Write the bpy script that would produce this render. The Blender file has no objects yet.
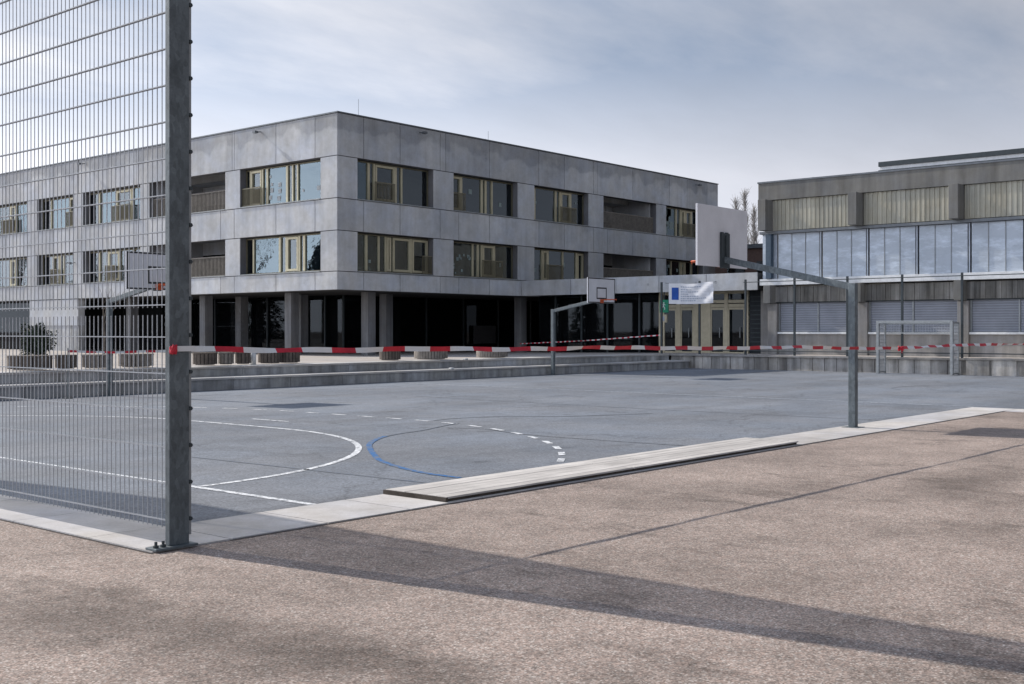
import bpy, math, random
from math import sin, cos, pi, radians, sqrt, atan2
from mathutils import Vector
random.seed(7)
scene = bpy.context.scene
COL = scene.collection

# ------------------------------------------------------------------ materials
def nodes(name):
    m = bpy.data.materials.new(name); m.use_nodes = True
    nt = m.node_tree; nt.nodes.clear()
    out = nt.nodes.new('ShaderNodeOutputMaterial')
    return m, nt, out

def N(nt, t, **kw):
    n = nt.nodes.new(t)
    for k, v in kw.items():
        if k.startswith('i_'):
            n.inputs[k[2:].replace('_', ' ')].default_value = v
        else:
            setattr(n, k, v)
    return n

def noise(nt, vec, scale, detail=4, rough=.6, sc=None):
    if sc:
        mp = N(nt, 'ShaderNodeMapping'); mp.inputs['Scale'].default_value = sc
        nt.links.new(vec, mp.inputs['Vector']); vec = mp.outputs['Vector']
    n = N(nt, 'ShaderNodeTexNoise')
    n.inputs['Scale'].default_value = scale; n.inputs['Detail'].default_value = detail
    n.inputs['Roughness'].default_value = rough
    nt.links.new(vec, n.inputs['Vector'])
    return n.outputs['Fac']

def rng(nt, val, a, b, c, d):
    r = N(nt, 'ShaderNodeMapRange'); r.inputs['From Min'].default_value = a; r.inputs['From Max'].default_value = b
    r.inputs['To Min'].default_value = c; r.inputs['To Max'].default_value = d
    nt.links.new(val, r.inputs['Value']); return r.outputs['Result']

def mul(nt, a, b, op='MULTIPLY'):
    m = N(nt, 'ShaderNodeMath', operation=op)
    for i, x in enumerate((a, b)):
        if isinstance(x, (int, float)): m.inputs[i].default_value = x
        else: nt.links.new(x, m.inputs[i])
    return m.outputs[0]

def scalecol(nt, col, fac):
    m = N(nt, 'ShaderNodeVectorMath', operation='SCALE')
    if isinstance(col, tuple): m.inputs[0].default_value = col[:3]
    else: nt.links.new(col, m.inputs[0])
    nt.links.new(fac, m.inputs['Scale']); return m.outputs['Vector']

def mixcol(nt, fac, a, b):
    m = N(nt, 'ShaderNodeMix', data_type='RGBA')
    if isinstance(fac, (int, float)): m.inputs[0].default_value = fac
    else: nt.links.new(fac, m.inputs[0])
    for i, x in ((6, a), (7, b)):
        if isinstance(x, tuple): m.inputs[i].default_value = (*x[:3], 1)
        else: nt.links.new(x, m.inputs[i])
    return m.outputs[2]

def pos(nt):
    return N(nt, 'ShaderNodeNewGeometry').outputs['Position']

def bsdf(nt, out, col, rough=.8, metal=0., bump=None, bstr=.3, bdist=.01, spec=.3):
    b = N(nt, 'ShaderNodeBsdfPrincipled')
    if isinstance(col, tuple): b.inputs['Base Color'].default_value = (*col[:3], 1)
    else: nt.links.new(col, b.inputs['Base Color'])
    if isinstance(rough, (int, float)): b.inputs['Roughness'].default_value = rough
    else: nt.links.new(rough, b.inputs['Roughness'])
    b.inputs['Metallic'].default_value = metal
    b.inputs['Specular IOR Level'].default_value = spec
    if bump is not None:
        bp = N(nt, 'ShaderNodeBump'); bp.inputs['Strength'].default_value = bstr; bp.inputs['Distance'].default_value = bdist
        nt.links.new(bump, bp.inputs['Height']); nt.links.new(bp.outputs[0], b.inputs['Normal'])
    nt.links.new(b.outputs[0], out.inputs[0]); return b

def mat_simple(name, col, rough=.6, metal=0., var=.15, scale=6., spec=.3, bump=0.):
    m, nt, out = nodes(name); p = pos(nt)
    n = noise(nt, p, scale, 5)
    n2 = noise(nt, p, scale * 9, 3)
    f = mul(nt, rng(nt, n, .3, .7, 1 - var, 1 + var), rng(nt, n2, .3, .7, 1 - var * .5, 1 + var * .5))
    bsdf(nt, out, scalecol(nt, col, f), rough, metal, n2 if bump else None, bump, .004, spec)
    return m

def mat_concrete(name, col, var=.18, streak=.25, island=.12, holes=False, bump=.3):
    m, nt, out = nodes(name)
    g = N(nt, 'ShaderNodeNewGeometry'); p = g.outputs['Position']
    a = rng(nt, noise(nt, p, .45, 6, .65), .3, .7, 1 - var, 1 + var)
    b = rng(nt, noise(nt, p, 3.2, 6, .7), .3, .7, 1 - var * .7, 1 + var * .7)
    s = rng(nt, noise(nt, p, 1.0, 5, .6, (2.6, 2.6, .22)), .35, .7, 1 + streak * .4, 1 - streak)
    r = rng(nt, g.outputs['Random Per Island'], 0, 1, 1 - island, 1 + island)
    fine = noise(nt, p, 55, 3)
    ff = rng(nt, fine, .3, .7, .93, 1.07)
    f = mul(nt, mul(nt, mul(nt, a, b), mul(nt, s, r)), ff)
    if holes:
        sz = N(nt, 'ShaderNodeSeparateXYZ'); nt.links.new(p, sz.inputs[0])
        edge = mul(nt, sz.outputs[2], mul(nt, noise(nt, p, .8, 5, .6), 2.2), 'ADD')
        f = mul(nt, f, rng(nt, edge, 11.25, 11.45, 1, .74))
        tie = N(nt, 'ShaderNodeTexVoronoi'); tie.inputs['Scale'].default_value = .85; tie.inputs['Randomness'].default_value = .25
        nt.links.new(p, tie.inputs['Vector'])
        f = mul(nt, f, rng(nt, tie.outputs['Distance'], .05, .08, .72, 1))
        dk = rng(nt, noise(nt, p, .55, 7, .72, (1, 1, 1.6)), .60, .72, 1, .80)
        f = mul(nt, f, dk)
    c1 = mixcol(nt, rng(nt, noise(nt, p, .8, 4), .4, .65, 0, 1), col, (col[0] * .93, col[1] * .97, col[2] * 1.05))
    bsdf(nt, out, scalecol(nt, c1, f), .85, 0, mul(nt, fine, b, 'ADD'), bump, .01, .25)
    return m

M = {}
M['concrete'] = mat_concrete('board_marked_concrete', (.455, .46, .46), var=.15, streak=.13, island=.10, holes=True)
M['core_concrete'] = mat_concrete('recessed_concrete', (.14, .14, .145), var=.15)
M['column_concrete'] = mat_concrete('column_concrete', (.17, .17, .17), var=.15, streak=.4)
M['cloth'] = mat_simple('matt_banner_cloth', (.66, .67, .70), .9, 0, .06)
M['seat_pale'] = mat_simple('pale_seat_timber', (.22, .195, .17), .8, 0, .3)
M['seat_wood'] = mat_simple('brown_seat_timber', (.115, .095, .08), .8, 0, .3)
M['concrete_warm'] = mat_concrete('warm_concrete', (.27, .255, .235), streak=.3, var=.14)
M['concrete_old'] = mat_concrete('stained_concrete', (.33, .31, .28), var=.25, streak=.6, island=.3)
M['concrete_step'] = mat_concrete('step_concrete', (.36, .36, .35), var=.28, streak=.5, island=.12)
M['nosing'] = mat_concrete('pale_nosing_concrete', (.46, .44, .41), var=.15, streak=.1, island=.12)
M['kerb'] = mat_concrete('kerb_concrete', (.48, .455, .43), var=.2, streak=.0, island=.1)
M['joint'] = mat_simple('joint_shadow', (.06, .06, .062), .9)
M['coping'] = mat_simple('grey_metal_coping', (.13, .14, .15), .45, .6)
M['darkmetal'] = mat_simple('dark_painted_steel', (.045, .055, .06), .5, .3)
M['galv'] = None
M['brass'] = mat_simple('anodised_window_frame', (.47, .43, .30), .42, .35, .08)
M['bronze'] = mat_simple('dark_bronze_frame', (.16, .145, .10), .45, .4, .1)
M['brass_light'] = mat_simple('pale_door_frame', (.42, .375, .27), .5, .1, .1)
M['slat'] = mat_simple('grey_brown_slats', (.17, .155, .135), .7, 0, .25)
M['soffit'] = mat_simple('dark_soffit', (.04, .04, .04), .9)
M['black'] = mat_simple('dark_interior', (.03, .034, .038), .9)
M['blind'] = mat_simple('beige_blind', (.36, .345, .29), .9, 0, .12, 2.)
M['curtain'] = mat_simple('pale_curtain', (.52, .53, .52), .9, 0, .2, 3.)
M['room'] = mat_simple('room_interior', (.30, .29, .26), .9, 0, .3, 1.2)
M['teal'] = mat_simple('teal_poster', (.04, .20, .22), .7, 0, .4, 3.)
M['paper'] = mat_simple('white_paper', (.40, .42, .42), .8, 0, .05)
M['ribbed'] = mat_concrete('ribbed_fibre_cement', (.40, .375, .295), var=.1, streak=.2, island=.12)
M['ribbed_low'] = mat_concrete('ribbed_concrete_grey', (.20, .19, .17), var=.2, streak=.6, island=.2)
M['fascia'] = mat_concrete('weathered_fascia', (.185, .178, .16), var=.12, streak=.28, island=.05)
M['white_paint'] = mat_simple('white_paint', (.66, .67, .67), .6, 0, .12)
M['board'] = mat_simple('backboard_laminate', (.60, .60, .62), .55, 0, .06, 3.)
M['blackline'] = mat_simple('black_line', (.02, .02, .022), .6)
M['sill_silver'] = mat_simple('silver_mullion', (.36, .40, .45), .4, .3, .1)
M['sticker'] = mat_simple('window_drawing', (.22, .27, .26), .8)
M['orange'] = mat_simple('orange_rim', (.55, .10, .03), .5)
M['red'] = mat_simple('red_film', (.45, .018, .035), .45, 0, .2)
M['white_film'] = mat_simple('white_film', (.64, .65, .65), .4, 0, .05)
M['blueprint'] = mat_simple('blue_print', (.01, .07, .33), .6)
M['textgrey'] = mat_simple('grey_print', (.30, .34, .42), .7)
M['green'] = mat_simple('green_sign', (.01, .22, .12), .5)
M['brown'] = mat_simple('brown_cladding', (.10, .065, .055), .8)
M['bluepost'] = mat_simple('blue_steel', (.06, .09, .125), .5)
M['bark'] = mat_simple('grey_bark', (.12, .105, .09), .9, 0, .3)
M['pale_bark'] = mat_simple('pale_winter_twigs', (.26, .25, .24), .9, 0, .2)
M['wood'] = None

def mk_galv():
    m, nt, out = nodes('galvanised_steel'); p = pos(nt)
    v = N(nt, 'ShaderNodeTexVoronoi'); v.inputs['Scale'].default_value = 34
    mp = N(nt, 'ShaderNodeMapping'); mp.inputs['Scale'].default_value = (1, 1, .45)
    nt.links.new(p, mp.inputs[0]); nt.links.new(mp.outputs[0], v.inputs['Vector'])
    sep = N(nt, 'ShaderNodeSeparateColor'); nt.links.new(v.outputs['Color'], sep.inputs[0])
    a = rng(nt, sep.outputs[0], 0, 1, .78, 1.16)
    b = rng(nt, noise(nt, p, 3.5, 6, .7), .3, .72, .72, 1.3)
    c = rng(nt, noise(nt, p, 60, 3), .3, .7, .9, 1.1)
    f = mul(nt, mul(nt, a, b), c)
    bsdf(nt, out, scalecol(nt, (.115, .135, .145), f), .58, .3, noise(nt, p, 40, 3), .15, .003, .4)
    return m
M['galv'] = mk_galv()
M['galv_light'] = mat_simple('light_galvanised_steel', (.27, .285, .29), .5, .35, .15, 8)
M['rod'] = mat_simple('galvanised_rod', (.31, .325, .345), .5, .1, .1, 8)

STAINS = [(3.3, 6.0, .55, .8), (3.6, 5.0, .5, .9), (3.85, 4.3, .35, .5), (3.9, 3.7, .3, .35), (3.6, 2.6, .35, .4), (5.1, 1.6, .5, .5), (12.5, 4.2, 1.6, .5)]
def mk_asphalt():
    m, nt, out = nodes('pinkish_aggregate_asphalt'); p = pos(nt)
    v = N(nt, 'ShaderNodeTexVoronoi'); v.inputs['Scale'].default_value = 95
    nt.links.new(p, v.inputs['Vector'])
    sep = N(nt, 'ShaderNodeSeparateColor'); nt.links.new(v.outputs['Color'], sep.inputs[0])
    v2 = N(nt, 'ShaderNodeTexVoronoi'); v2.inputs['Scale'].default_value = 42
    nt.links.new(p, v2.inputs['Vector'])
    sep2 = N(nt, 'ShaderNodeSeparateColor'); nt.links.new(v2.outputs['Color'], sep2.inputs[0])
    grain = mul(nt, rng(nt, sep.outputs[0], 0, 1, .58, 1.45), rng(nt, sep2.outputs[1], 0, 1, .86, 1.14))
    dark = rng(nt, v.outputs['Distance'], .0, .75, 1.08, .74)
    big = rng(nt, noise(nt, p, .42, 5, .62), .33, .68, .74, 1.16)
    mid = rng(nt, noise(nt, p, 2.4, 5, .65), .3, .7, .86, 1.12)
    # darker worn patches
    blot = rng(nt, noise(nt, p, 1.0, 6, .75, (1.5, .8, 1)), .53, .68, 1, .58)
    oil = rng(nt, noise(nt, p, 2.6, 3, .6), .68, .74, 1, .72)
    grit = rng(nt, noise(nt, p, 14, 4, .8), .66, .76, 1, .75)
    blot = mul(nt, blot, mul(nt, oil, grit))
    wn_ = N(nt, 'ShaderNodeTexNoise'); wn_.inputs['Scale'].default_value = 2.2; wn_.inputs['Detail'].default_value = 6; wn_.inputs['Roughness'].default_value = .7
    nt.links.new(p, wn_.inputs['Vector'])
    av = N(nt, 'ShaderNodeVectorMath', operation='ADD'); nt.links.new(p, av.inputs[0]); nt.links.new(wn_.outputs['Color'], av.inputs[1])
    for cx, cy, sx, sy in STAINS:
        mp_ = N(nt, 'ShaderNodeMapping'); mp_.inputs['Location'].default_value = (-(cx + .5) / sx, -(cy + .5) / sy, 0); mp_.inputs['Scale'].default_value = (1 / sx, 1 / sy, 0)
        nt.links.new(av.outputs[0], mp_.inputs[0])
        ln = N(nt, 'ShaderNodeVectorMath', operation='LENGTH'); nt.links.new(mp_.outputs[0], ln.inputs[0])
        blot = mul(nt, blot, rng(nt, ln.outputs['Value'], .2, 1.3, .55, 1))
    f = mul(nt, mul(nt, mul(nt, grain, dark), mul(nt, big, mid)), blot)
    c = mixcol(nt, sep2.outputs[0], (.350, .270, .230), (.335, .280, .248))
    c = mixcol(nt, rng(nt, sep.outputs[2], .82, .95, 0, .8), c, (.46, .42, .385))
    bsdf(nt, out, scalecol(nt, c, f), .9, 0, sep.outputs[0], .5, .004, .25)
    return m
M['asphalt'] = mk_asphalt()

def mk_court():
    m, nt, out = nodes('blue_grey_court_asphalt'); p = pos(nt)
    v = N(nt, 'ShaderNodeTexVoronoi'); v.inputs['Scale'].default_value = 55
    nt.links.new(p, v.inputs['Vector'])
    sep = N(nt, 'ShaderNodeSeparateColor'); nt.links.new(v.outputs['Color'], sep.inputs[0])
    grain = rng(nt, sep.outputs[0], 0, 1, .74, 1.26)
    big = rng(nt, noise(nt, p, .22, 6, .65), .3, .7, .80, 1.18)
    lane = rng(nt, noise(nt, p, .55, 5, .6, (.25, 1.4, 1)), .3, .7, .86, 1.12)
    mid = rng(nt, noise(nt, p, 3.0, 5, .7), .3, .7, .90, 1.1)
    spots = rng(nt, noise(nt, p, 1.1, 3, .5), .68, .74, 1, .72)
    f = mul(nt, mul(nt, mul(nt, grain, big), mul(nt, lane, mid)), spots)
    # fine cracks
    vc = N(nt, 'ShaderNodeTexVoronoi', feature='DISTANCE_TO_EDGE'); vc.inputs['Scale'].default_value = .17
    wp = N(nt, 'ShaderNodeTexNoise'); wp.inputs['Scale'].default_value = 1.5; wp.inputs['Detail'].default_value = 5
    nt.links.new(p, wp.inputs['Vector'])
    ad = N(nt, 'ShaderNodeVectorMath', operation='ADD'); nt.links.new(p, ad.inputs[0]); nt.links.new(wp.outputs['Color'], ad.inputs[1])
    nt.links.new(ad.outputs[0], vc.inputs['Vector'])
    f = mul(nt, f, rng(nt, vc.outputs['Distance'], .0, .006, .72, 1))
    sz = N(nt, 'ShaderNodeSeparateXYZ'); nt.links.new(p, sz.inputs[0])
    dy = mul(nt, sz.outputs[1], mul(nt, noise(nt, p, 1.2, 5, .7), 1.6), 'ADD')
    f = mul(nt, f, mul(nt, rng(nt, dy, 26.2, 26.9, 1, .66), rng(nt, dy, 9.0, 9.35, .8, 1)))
    f = mul(nt, f, rng(nt, noise(nt, p, 1.6, 7, .8, (.5, 1.6, 1)), .60, .72, 1, 1.22))
    f = mul(nt, f, rng(nt, noise(nt, p, .35, 6, .7), .56, .62, 1, .86))
    c = mixcol(nt, rng(nt, noise(nt, p, .5, 3), .4, .6, 0, 1), (.172, .192, .224), (.180, .193, .216))
    bsdf(nt, out, scalecol(nt, c, f), .85, 0, sep.outputs[0], .4, .003, .25)
    return m
M['court'] = mk_court()

def mk_paint(name, col, wear):
    m, nt, out = nodes(name); p = pos(nt)
    n = noise(nt, p, 9, 6, .75)
    n2 = noise(nt, p, 45, 3)
    fac = rng(nt, mul(nt, n, mul(nt, n2, .35), 'ADD'), .58 - wear, .74 - wear, 0, 1)
    c = mixcol(nt, fac, col, (.15, .165, .19))
    bsdf(nt, out, c, .7)
    return m
M['line_white'] = mk_paint('worn_white_line', (.74, .76, .78), -.06)
M['line_faint'] = mk_paint('faded_white_line', (.52, .55, .59), -.01)
M['line_mid'] = mk_paint('weathered_white_line', (.44, .47, .51), -.05)
M['line_blue'] = mk_paint('worn_blue_line', (.012, .12, .33), -.04)
M['line_blue_faint'] = mk_paint('faded_blue_line', (.10, .135, .20), .08)
M['tar'] = mat_simple('tar_joint', (.06, .055, .055), .8, 0, .3)
M['tar_court'] = mat_simple('court_tar_joint', (.09, .10, .115), .8, 0, .4, 3)

def mk_wood():
    m, nt, out = nodes('weathered_board'); g = N(nt, 'ShaderNodeNewGeometry'); p = g.outputs['Position']
    s = rng(nt, noise(nt, p, 5, 6, .7, (.35, 9, 3)), .3, .7, .66, 1.25)
    r = rng(nt, g.outputs['Random Per Island'], 0, 1, .82, 1.14)
    b = rng(nt, noise(nt, p, 1.3, 4), .3, .7, .85, 1.15)
    bsdf(nt, out, scalecol(nt, (.50, .475, .45), mul(nt, mul(nt, s, r), b)), .85, 0, noise(nt, p, 5, 6, .7, (.5, 12, 3)), .4, .005)
    return m
M['wood'] = mk_wood()
M['wood_dark'] = mat_simple('dark_timber_edge', (.06, .05, .042), .9, 0, .35, 5)
M['plaza'] = mat_concrete('plaza_paving', (.40, .36, .32), var=.15, streak=0, island=.05)

def mk_glass(name, tint, refl, dark, clear, wav=.0, rough=.02):
    """coated pane: part mirror, part see-through, part dark body"""
    m, nt, out = nodes(name); p = pos(nt)
    gl = N(nt, 'ShaderNodeBsdfGlossy'); gl.inputs['Color'].default_value = (*tint, 1); gl.inputs['Roughness'].default_value = rough
    if wav:
        bp = N(nt, 'ShaderNodeBump'); bp.inputs['Strength'].default_value = 1; bp.inputs['Distance'].default_value = wav
        nt.links.new(noise(nt, p, .9, 3, .5, (1, 1, 2.2)), bp.inputs['Height']); nt.links.new(bp.outputs[0], gl.inputs['Normal'])
    tr = N(nt, 'ShaderNodeBsdfTransparent'); tr.inputs['Color'].default_value = (.82, .86, .85, 1)
    df = N(nt, 'ShaderNodeBsdfDiffuse'); df.inputs['Color'].default_value = (*dark, 1)
    m1 = N(nt, 'ShaderNodeMixShader'); m1.inputs[0].default_value = clear
    nt.links.new(df.outputs[0], m1.inputs[1]); nt.links.new(tr.outputs[0], m1.inputs[2])
    lw = N(nt, 'ShaderNodeFresnel'); lw.inputs['IOR'].default_value = 1.5
    fac = mul(nt, mul(nt, lw.outputs[0], 1.0), refl, 'ADD')
    m2 = N(nt, 'ShaderNodeMixShader'); nt.links.new(fac, m2.inputs[0])
    nt.links.new(m1.outputs[0], m2.inputs[1]); nt.links.new(gl.outputs[0], m2.inputs[2])
    nt.links.new(m2.outputs[0], out.inputs[0]); return m
M['glass'] = mk_glass('coated_window_glass', (.60, .68, .74), .10, (.015, .018, .022), .88, .005)
M['glass_sky'] = mk_glass('bluish_window_glass', (.46, .58, .66), .17, (.012, .018, .026), .6, .006)
M['glass_dark'] = mk_glass('dark_shopfront_glass', (.28, .31, .34), .0, (.006, .007, .008), .3)
M['glass_foil'] = None

def mk_foil():
    m, nt, out = nodes('pale_reflective_panel'); g = N(nt, 'ShaderNodeNewGeometry'); p = g.outputs['Position']
    w = noise(nt, p, 1.1, 5, .6, (1, .8, 3.2))
    w2 = mul(nt, rng(nt, noise(nt, p, 1.3, 7, .75, (1, .8, 2.4)), .47, .66, .92, 1.32), rng(nt, noise(nt, p, .5, 3), .4, .6, .92, 1.06))
    r = rng(nt, g.outputs['Random Per Island'], 0, 1, .88, 1.12)
    b = bsdf(nt, out, scalecol(nt, (.375, .42, .475), mul(nt, w2, r)), .38, .2, w, .5, .04, .5)
    return m
M['glass_foil'] = mk_foil()
def mk_shutter():
    m, nt, out = nodes('grey_roller_shutter'); p = pos(nt)
    wv = N(nt, 'ShaderNodeTexWave', wave_type='BANDS', bands_direction='Z'); wv.inputs['Scale'].default_value = 3.2
    nt.links.new(p, wv.inputs['Vector'])
    f = mul(nt, rng(nt, wv.outputs['Fac'], 0, 1, .78, 1.1), rng(nt, noise(nt, p, .9, 4), .3, .7, .85, 1.12))
    bsdf(nt, out, scalecol(nt, (.24, .255, .29), f), .6, .2, wv.outputs['Fac'], .5, .01)
    return m
M['shutter'] = mk_shutter()
def mk_leaf(name, c1, c2):
    m, nt, out = nodes(name); g = N(nt, 'ShaderNodeNewGeometry')
    c = mixcol(nt, g.outputs['Random Per Island'], c1, c2)
    bsdf(nt, out, c, .7); return m
M['leaf'] = mk_leaf('evergreen_leaf', (.008, .018, .012), (.028, .048, .026))

# ------------------------------------------------------------------ mesh helpers
WL = {}
class MB:
    def __init__(s): s.v = []; s.f = []; s.mi = []; s.cur = 0
    def add(s, vs, fs):
        o = len(s.v); s.v += [tuple(map(float, q)) for q in vs]
        for f in fs: s.f.append(tuple(o + i for i in f)); s.mi.append(s.cur)
        return s
    def box(s, x0, x1, y0, y1, z0, z1):
        x0, x1 = sorted((x0, x1)); y0, y1 = sorted((y0, y1)); z0, z1 = sorted((z0, z1))
        return s.add([(x0, y0, z0), (x1, y0, z0), (x1, y1, z0), (x0, y1, z0), (x0, y0, z1), (x1, y0, z1), (x1, y1, z1), (x0, y1, z1)],
                     [(0, 3, 2, 1), (4, 5, 6, 7), (0, 1, 5, 4), (1, 2, 6, 5), (2, 3, 7, 6), (3, 0, 4, 7)])
    def bar(s, a, b, w, h=None, up=(0, 0, 1)):
        """rectangular bar from a to b"""
        h = h or w; a = Vector(a); b = Vector(b); d = (b - a).normalized(); up = Vector(up)
        if abs(d.dot(up)) > .98: up = Vector((1, 0, 0))
        r = d.cross(up).normalized(); u = r.cross(d)
        vs = [p + r * (sx * w / 2) + u * (sz * h / 2) for p in (a, b) for sx, sz in ((-1, -1), (1, -1), (1, 1), (-1, 1))]
        return s.add(vs, [(0, 1, 2, 3), (7, 6, 5, 4), (0, 4, 5, 1), (1, 5, 6, 2), (2, 6, 7, 3), (3, 7, 4, 0)])
    def tube(s, pts, rad, n=8, caps=True):
        pts = [Vector(p) for p in pts]; rad = rad if isinstance(rad, list) else [rad] * len(pts)
        o = len(s.v); ref = None
        for i, p in enumerate(pts):
            d = (pts[min(i + 1, len(pts) - 1)] - pts[max(i - 1, 0)]).normalized()
            if ref is None: ref = Vector((0, 0, 1)) if abs(d.z) < .9 else Vector((1, 0, 0))
            r = d.cross(ref).normalized(); u = r.cross(d)
            for k in range(n):
                a = 2 * pi * k / n; q = p + r * (cos(a) * rad[i]) + u * (sin(a) * rad[i]); s.v.append(tuple(q))
        for i in range(len(pts) - 1):
            for k in range(n):
                a = o + i * n + k; b = o + i * n + (k + 1) % n
                s.f.append((a, b, b + n, a + n)); s.mi.append(s.cur)
        if caps:
            s.f.append(tuple(o + k for k in range(n))[::-1]); s.mi.append(s.cur)
            e = o + (len(pts) - 1) * n; s.f.append(tuple(e + k for k in range(n))); s.mi.append(s.cur)
        return s
    def quad(s, a, b, c, d): return s.add([a, b, c, d], [(0, 1, 2, 3)])
    def poly(s, pts, z): return s.add([(x, y, z) for x, y in pts], [tuple(range(len(pts)))])
    def strip(s, pts, w, z):
        """flat ribbon on the ground along pts"""
        for i in range(len(pts)):
            p = Vector(pts[i]); a = Vector(pts[max(0, i - 1)]); b = Vector(pts[min(len(pts) - 1, i + 1)])
            t = (b - a).normalized(); n = Vector((-t.y, t.x)) * w / 2
            s.v += [(p.x + n.x, p.y + n.y, z), (p.x - n.x, p.y - n.y, z)]
            if i:
                k = len(s.v); s.f.append((k - 4, k - 3, k - 1, k - 2)); s.mi.append(s.cur)
        return s
    def build(s, name, mat, parent=None, bevel=0., smooth=False):
        xs, ys, zs = zip(*s.v); c = Vector(((min(xs) + max(xs)) / 2, (min(ys) + max(ys)) / 2, min(zs)))
        me = bpy.data.meshes.new(name); me.from_pydata([tuple(Vector(q) - c) for q in s.v], [], s.f); me.update()
        mats = mat if isinstance(mat, (list, tuple)) else [mat]
        for q in mats: me.materials.append(M[q] if isinstance(q, str) else q)
        if len(mats) > 1:
            for p, i in zip(me.polygons, s.mi): p.material_index = i
        if smooth:
            for p in me.polygons: p.use_smooth = True
        o = bpy.data.objects.new(name, me); COL.objects.link(o)
        pl = WL.get(parent.name, Vector()) if parent else Vector()
        o.location = c - pl; WL[o.name] = c
        if parent: o.parent = parent
        if bevel:
            b = o.modifiers.new('bevel', 'BEVEL'); b.width = bevel; b.segments = 2; b.limit_method = 'ANGLE'
        return o

def tag(o, label, cat, group=None):
    o['label'] = label; o['category'] = cat
    if group: o['group'] = group
    return o
def thing(name, label, cat, loc, group=None):
    o = bpy.data.objects.new(name, None); COL.objects.link(o); o.location = loc; WL[o.name] = Vector(loc)
    o.empty_display_size = .3
    return tag(o, label, cat, group)
def struct(name, mb, mat):
    o = mb.build(name, mat); o['kind'] = 'structure'; return o

# ------------------------------------------------------------------ ground and court
g = MB(); g.poly([(-1500, -1500), (1500, -1500), (1500, 1500), (-1500, 1500)], 0); struct('asphalt_ground', g, 'asphalt')
g = MB()
g.poly([(5.3, 8.2), (42.7, 8.2), (42.7, 26.2), (5.3, 26.2)], .004)
g.poly([(24.3, -14), (42.7, -14), (42.7, 8.2), (24.3, 8.2)], .004)
g.poly([(-30, 18), (5.3, 18), (5.3, 26.2), (-30, 26.2)], .004)
struct('court_surface', g, 'court')
# flush concrete kerb slabs round the court: butted slabs with fine gaps
g = MB(); gp = .008
def slabs_u(u0, u1, va, vb, n):
    for i in range(n):
        a = u0 + (u1 - u0) * i / n; b = u0 + (u1 - u0) * (i + 1) / n
        g.box(a + gp, b - gp, va, vb, -.1, .012)
slabs_u(5.32, 24.55, 7.33, 8.2, 20)
g.box(4.64, 5.31, 7.33, 8.2, -.1, .012)
for i in range(12): g.box(4.64, 5.31, 8.21 + i * 1.2, 9.4 + i * 1.2, -.1, .012)
for i in range(14): g.box(23.75, 24.55, 7.32 - (i + 1) * 1.2, 7.31 - i * 1.2, -.1, .012)
struct('concrete_kerb', g, 'kerb')
g = MB(); g.strip([(5.3, 7.315), (23.75, 7.315)], .02, .0045); g.strip([(4.625, 7.3), (4.625, 22)], .02, .0045); struct('kerb_edge_joint', g, 'tar')

# painted markings
LZ = .008; LW = .085
def arc(cu, cv, r, a0, a1, n=40): return [(cu + r * cos(radians(a0 + (a1 - a0) * i / n)), cv + r * sin(radians(a0 + (a1 - a0) * i / n))) for i in range(n + 1)]
GU = 6.87
g = MB(); line = arc(GU, 15.1, 5.03, -89.5, 0) + arc(GU, 17.6, 5.03, 0, 90)
g.strip(line, LW, LZ); g.strip([(GU, 8.21), (GU, 26.1)], LW, LZ + .0006)
struct('goal_area_line', g, 'line_white')
g = MB(); path = arc(GU, 15.1, 7.72, -57, 0, 90) + arc(GU, 17.6, 7.72, 0, 60, 90)
d = 0; seg = []; on = True
for a, b in zip(path, path[1:]):
    L = math.hypot(b[0] - a[0], b[1] - a[1]); k = max(1, int(L / .04))
    for i in range(k):
        q = (a[0] + (b[0] - a[0]) * i / k, a[1] + (b[1] - a[1]) * i / k); d += L / k
        ph = d % .76
        if ph < .42: seg.append(q)
        else:
            if len(seg) > 2: g.strip(seg, .09, LZ + .0012)
            seg = []
struct('free_throw_dashes', g, 'line_white')
g = MB(); g.strip([(12.87, 17.1), (12.89, 16.1)], .08, LZ); struct('penalty_mark', g, 'line_white')
g = MB(); g.strip([(24.75, 8.25), (24.75, 26.0)], .10, LZ); struct('halfway_line', g, 'line_mid')
g = MB(); g.strip([(32.5, 12.0), (33.4, 14.6)], .06, LZ); g.strip([(39.5, 22.5), (40.6, 25.6)], .07, LZ)
g.strip([(39.0, 24.9), (42.0, 23.0)], .07, LZ + .0006); struct('far_field_line', g, 'line_faint')
def smooth(pts, n=8):
    P = [Vector(p) for p in pts]; P = [P[0] * 2 - P[1]] + P + [P[-1] * 2 - P[-2]]; out = []
    for i in range(1, len(P) - 2):
        for k in range(n):
            t = k / n; a, b, c, d = P[i - 1], P[i], P[i + 1], P[i + 2]
            out.append(tuple(.5 * ((2 * b) + (c - a) * t + (2 * a - 5 * b + 4 * c - d) * t * t + (3 * b - a - 3 * c + d) * t ** 3)))
    return out + [tuple(P[-2])]
g = MB(); g.strip(smooth([(12.04, 12.72), (11.6, 12.45), (11.05, 12.0), (10.6, 11.5), (10.12, 10.9), (9.72, 10.35), (9.4, 9.7), (9.2, 9.07), (9.15, 8.5)]), .08, LZ + .0018); struct('blue_arc_line', g, 'line_blue')
g = MB(); g.strip(smooth([(14.6, 13.6), (13.8, 13.3), (13.1, 13.02), (12.5, 12.88), (12.04, 12.72)]), .055, LZ + .0018)
g.strip([(8.49, 12.5), (8.64, 8.4)], .06, LZ); g.strip(arc(32.0, 11.0, 1.8, -20, 140), .06, LZ)
struct('faded_blue_line', g, 'line_blue_faint')
g = MB(); g.strip(smooth([(14.7, 14.3), (15.3, 14.35), (16.2, 14.0), (16.9, 13.2), (17.8, 12.7), (18.7, 12.3)]), .05, LZ)
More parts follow.
